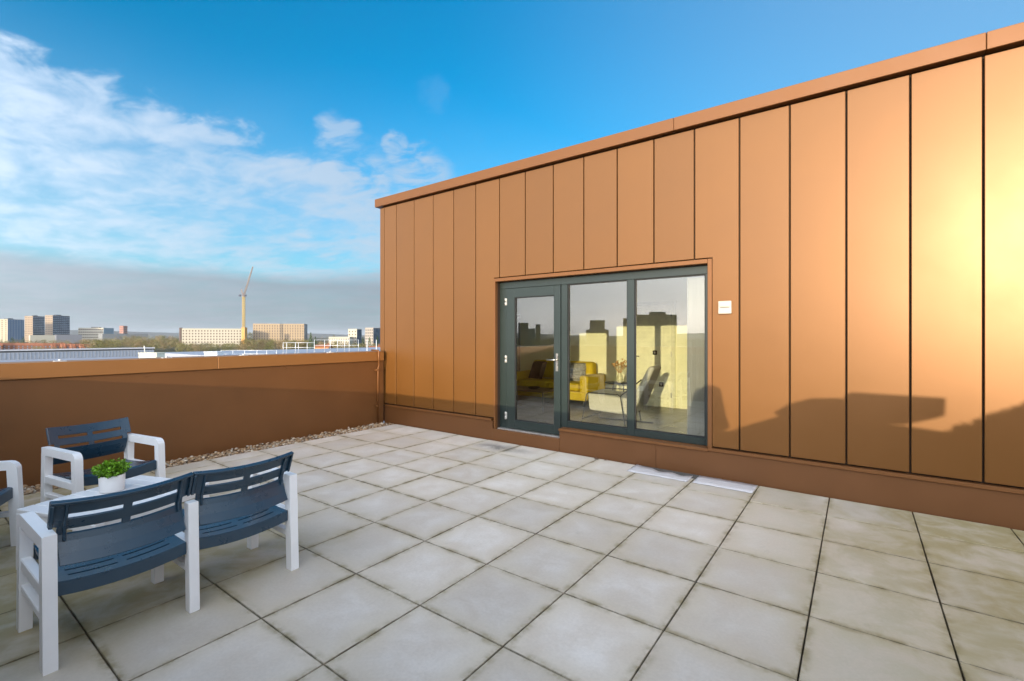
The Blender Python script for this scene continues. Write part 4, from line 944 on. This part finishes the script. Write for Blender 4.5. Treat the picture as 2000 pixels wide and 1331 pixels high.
for k, px in enumerate((112, 131, 150, 168)):
    far_house(px, 560-10*k, 9.6, 9, 5.0, 8.4, 8, '%s orange gabled house in the cluster right of the row' % nth[k], gable=True)
far_house(733, 300, 7.5, 7, 8.3, 11.0, 25, 'small red roofed house beside the bronze wall')
far_house(632, 330, 9.5, 7, 9.5, 11.4, -20, 'orange brick house below the dark conifer', wall=mat('orange_brick', (0.50, 0.24, 0.09), 0.9))

# trees
bark = mat('winter_bark', (0.10, 0.075, 0.05), 0.95); twig = leaf_mat('winter_twigs', (0.190, 0.135, 0.062), var=0.3); olive = leaf_mat('olive_foliage', (0.135, 0.125, 0.035)); dark_leaf = leaf_mat('conifer_foliage', (0.040, 0.070, 0.020))
def tree_meshes(seed, kind):
    rnd = random.Random(seed); tr = MB(); cr = MB(); H = 1.0
    tr.tube([(0, 0, 0), (0.01, 0, 0.3), (0, 0.01, 0.7)], [0.035, 0.026, 0.008], 6)
    if kind != 'conifer':
        for k in range(9):
            a = k*2.4; z = rnd.uniform(0.25, 0.55); l = rnd.uniform(0.2, 0.36); tr.tube([(0, 0, z), (math.cos(a)*l*.5, math.sin(a)*l*.5, z+0.16), (math.cos(a)*l, math.sin(a)*l, z+0.36)], [0.015, 0.009, 0.004], 4, cap=False)
    clumps = [(Vector((rnd.gauss(0, .17), rnd.gauss(0, .17), rnd.uniform(0.36, 0.90))), rnd.uniform(0.07, 0.15)) for _ in range(22)]
    n = 420 if kind != 'bare' else 380
    for _ in range(n):
        if kind == 'conifer':
            z = rnd.uniform(0.08, 1.0); r = 0.26*(1.02-z)**0.8*rnd.uniform(0.5, 1.15); a = rnd.uniform(0, 6.28); p = Vector((r*math.cos(a), r*math.sin(a), z)); l = 0.06
        else:
            c, cr_ = rnd.choice(clumps); p = c+Vector((rnd.gauss(0, 1), rnd.gauss(0, 1), rnd.gauss(0, .8)))*cr_*0.62; l = 0.055 if kind == 'leafy' else 0.085
        t = Vector((rnd.gauss(0, 1), rnd.gauss(0, 1), rnd.gauss(0.3 if kind != 'bare' else 1.2, 1))).normalized(); s = t.orthogonal().normalized()*(0.45 if kind != 'bare' else 0.13)
        cr.add([p-t*l*.5, p+s*l*.5, p+t*l*.5, p-s*l*.5], [(0, 1, 2, 3)])
    a = tr.mesh('trunk', fix=False); a.materials.append(bark); b = cr.mesh('crown', fix=False); b.materials.append({'bare': twig, 'leafy': olive, 'conifer': dark_leaf}[kind]); return a, b
TM = {k: [tree_meshes(i*10+n, k) for i in range(3)] for n, k in enumerate(('bare', 'leafy', 'conifer'))}
def tree(kind, px, d, h, wd, label, group=None):
    a, b = random.choice(TM[kind]); root = tag(empty(('bare_tree', 'olive_tree', 'conifer_tree')[('bare', 'leafy', 'conifer').index(kind)], at(px, d, GZ), random.uniform(0, 6)), label, 'tree', group)
    root.scale = (wd, wd, h); obj('trunk', a, root); obj('crown', b, root)
tree('conifer', 607, 330, zat(650, 330)-GZ, 11, 'tall dark conifer right of the beige block')
tree('conifer', 616, 350, zat(657, 350)-GZ, 9, 'smaller dark conifer close behind the tall one')
tree('leafy', 486, 640, zat(647, 640)-GZ, 20, 'round dark green tree between crane and beige block')
tree('conifer', 24, 620, zat(659, 620)-GZ, 18, 'dark spreading evergreen in front of the dark towers, left')
tree('conifer', 45, 620, zat(658, 620)-GZ, 16, 'dark evergreen in front of the dark towers, right')
tree('conifer', 709, 380, zat(657, 380)-GZ, 10, 'green conifer below the grey block, left'); tree('conifer', 722, 370, zat(659, 370)-GZ, 10, 'green conifer below the grey block, middle'); tree('conifer', 737, 380, zat(656, 380)-GZ, 10, 'green conifer below the grey block, right')
def wood(name, label, spec, seed):
    rnd = random.Random(seed); groups = {}
    mbs = {'bare': MB(), 'leafy': MB()}
    for (pa, pb, d0, d1, ytop, n, pl) in spec:
        for _ in range(n):
            px = rnd.uniform(pa, pb); d = rnd.uniform(d0, d1); h = (zat(ytop+rnd.uniform(-1.0, 4.5), d)-GZ); h = max(4, h); wd = rnd.uniform(0.75, 1.15)*min(h, 15); k = 'leafy' if rnd.random() < pl else 'bare'
            a, b = rnd.choice(TM[k]); p = at(px, d, GZ); ang = rnd.uniform(0, 6.28); ca, sa = math.cos(ang)*wd, math.sin(ang)*wd
            mb = mbs[k]
            vs = [(p.x+v.co.x*ca-v.co.y*sa, p.y+v.co.x*sa+v.co.y*ca, p.z+v.co.z*h) for v in b.vertices]
            mb.add(vs, [tuple(f.vertices) for f in b.polygons])
    root = tag(empty(name, (at(300, 700, GZ))), label, 'trees', kind='stuff'); o0 = Vector(root.location)
    for k, mb in mbs.items():
        o = mb.build('bare_crowns' if k == 'bare' else 'olive_crowns', twig if k == 'bare' else olive, root, fix=False); o.location = -o0; tag(o, kind='stuff')
wood('town_wood', 'brown and olive winter trees massed between the far buildings', [
    (160, 350, 420, 800, 661, 170, .4), (225, 350, 800, 1300, 654, 60, .3), (-10, 170, 650, 950, 663, 60, .5), (60, 120, 430, 540, 676, 22, .5),
    (345, 480, 380, 600, 669, 90, .5), (480, 600, 380, 640, 662, 130, .3), (640, 745, 330, 520, 668, 45, .4), (-20, 750, 1500, 3000, 653, 130, .3), (600, 660, 500, 700, 664, 20, .3)], 11)
# low wooded rise on the horizon
mb = MB(); n = 160; vs = []
for k in range(n+1):
    a = -math.pi+2*math.pi*k/n; r = 5200; zz = 26+16*math.sin(a*7)+10*math.sin(a*17+1)
    vs += [(r*math.cos(a), r*math.sin(a), GZ-1), (r*math.cos(a)*1.04, r*math.sin(a)*1.04, zz), (r*math.cos(a)*1.2, r*math.sin(a)*1.2, GZ-1)]
mb.add(vs, [(k*3+j, (k+1)*3+j, (k+1)*3+j+1, k*3+j+1) for k in range(n) for j in range(2)], True)
tag(mb.build('hills', mat('far_hills', (0.10, 0.10, 0.09), 0.95, var=0.3, scale=.002), fix=False), kind='structure')

# ------------------------------------------------------------------ town on the sunny side (seen only in the glass)
def atm(px, d, z=0.0): p = at(px, d, z); return Vector((p.x, 2*5.53-p.y, z))
def mirror_block(name, label, px0, px1, ytop, d, dep, m, steps=()):
    A, B = atm(px0, d), atm(px1, d); c = (A+B)/2; root = tag(empty(name, (c.x, c.y, GZ)), label, 'building'); o0 = Vector((c.x, c.y, GZ)); back = (c-Vector((0, 11, 0))).normalized()*dep
    def blk_(a, b, z0, z1, nm, mm):
        Q = [a, b, b+back, a+back]; pts = [(q.x, q.y) for q in Q]; ar = sum(pts[i][0]*pts[(i+1) % 4][1]-pts[(i+1) % 4][0]*pts[i][1] for i in range(4))
        if ar < 0: pts = pts[::-1]
        o = MB().prism(pts, z0, z1).build(nm, mm, root); o.location = -o0
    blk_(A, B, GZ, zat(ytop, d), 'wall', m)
    for (a, b, y0, y1) in steps: blk_(atm(a, d), atm(b, d), zat(y0, d)+.01, zat(y1, d), 'upper_storey', m)
    mb = MB(); e = (B-A); 
    nn = max(3, int(e.length/4)); nz = max(3, int((zat(ytop, d)-GZ)/3.4))
    if e.cross(back).z < 0: face_quads(mb, A, B, GZ+2, zat(ytop, d)-1, nn, nz, .6, .45, out=0.1)
    else: face_quads(mb, B, A, GZ+2, zat(ytop, d)-1, nn, nz, .6, .45, out=0.1)
    o = mb.build('windows', win_d, root); o.location = -o0; tag(o, kind='stuff')
gm = mat('shaded_concrete', (0.22, 0.20, 0.18), 0.85)  # concrete toned down, the towers' backlit shade put into the colour
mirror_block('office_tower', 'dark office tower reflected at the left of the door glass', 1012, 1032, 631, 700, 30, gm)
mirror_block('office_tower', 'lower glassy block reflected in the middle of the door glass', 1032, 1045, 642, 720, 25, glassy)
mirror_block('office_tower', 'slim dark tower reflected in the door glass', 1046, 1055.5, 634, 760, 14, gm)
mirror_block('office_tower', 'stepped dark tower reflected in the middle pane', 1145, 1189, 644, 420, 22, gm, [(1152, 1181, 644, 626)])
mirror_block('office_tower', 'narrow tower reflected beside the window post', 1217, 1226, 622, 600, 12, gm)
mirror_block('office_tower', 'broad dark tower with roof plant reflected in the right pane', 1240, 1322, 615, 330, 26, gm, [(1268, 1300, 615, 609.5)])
mbs = {'bare': MB(), 'leafy': MB()}; rnd = random.Random(23)
for _ in range(150):
    px = rnd.uniform(950, 1500); d = rnd.uniform(260, 900); h = max(5, zat(660+rnd.uniform(-3, 5), d)-GZ); wd = rnd.uniform(.8, 1.2)*min(h, 15); k = rnd.choice(('bare', 'leafy')); a, b = rnd.choice(TM[k]); p = atm(px, d, GZ)
    mbs[k].add([(p.x+v.co.x*wd, p.y+v.co.y*wd, p.z+v.co.z*h) for v in b.vertices], [tuple(f.vertices) for f in b.polygons])
root = tag(empty('sunny_side_wood', atm(1200, 500, GZ)), 'dark belt of trees reflected in the window glass', 'trees', kind='stuff')
for k, mb in mbs.items(): o = mb.build('bare_crowns' if k == 'bare' else 'olive_crowns', twig if k == 'bare' else olive, root, fix=False); o.location = -Vector(root.location); tag(o, kind='stuff')

# ------------------------------------------------------------------ thin winter haze over the town
hz_m = bpy.data.materials.new('haze_air'); hz_m.use_nodes = True; N = hz_m.node_tree.nodes; L = hz_m.node_tree.links; N.clear()
ho = N.new('ShaderNodeOutputMaterial'); pv = N.new('ShaderNodeVolumePrincipled'); pv.inputs['Color'].default_value = (0.86, 0.91, 1.0, 1); pv.inputs['Density'].default_value = 0.000045; pv.inputs['Anisotropy'].default_value = 0.0
L.new(pv.outputs[0], ho.inputs['Volume'])
tag(MB().box(-9500, 9500, -9500, 9500, GZ-3, 110).build('haze', hz_m), kind='stuff')
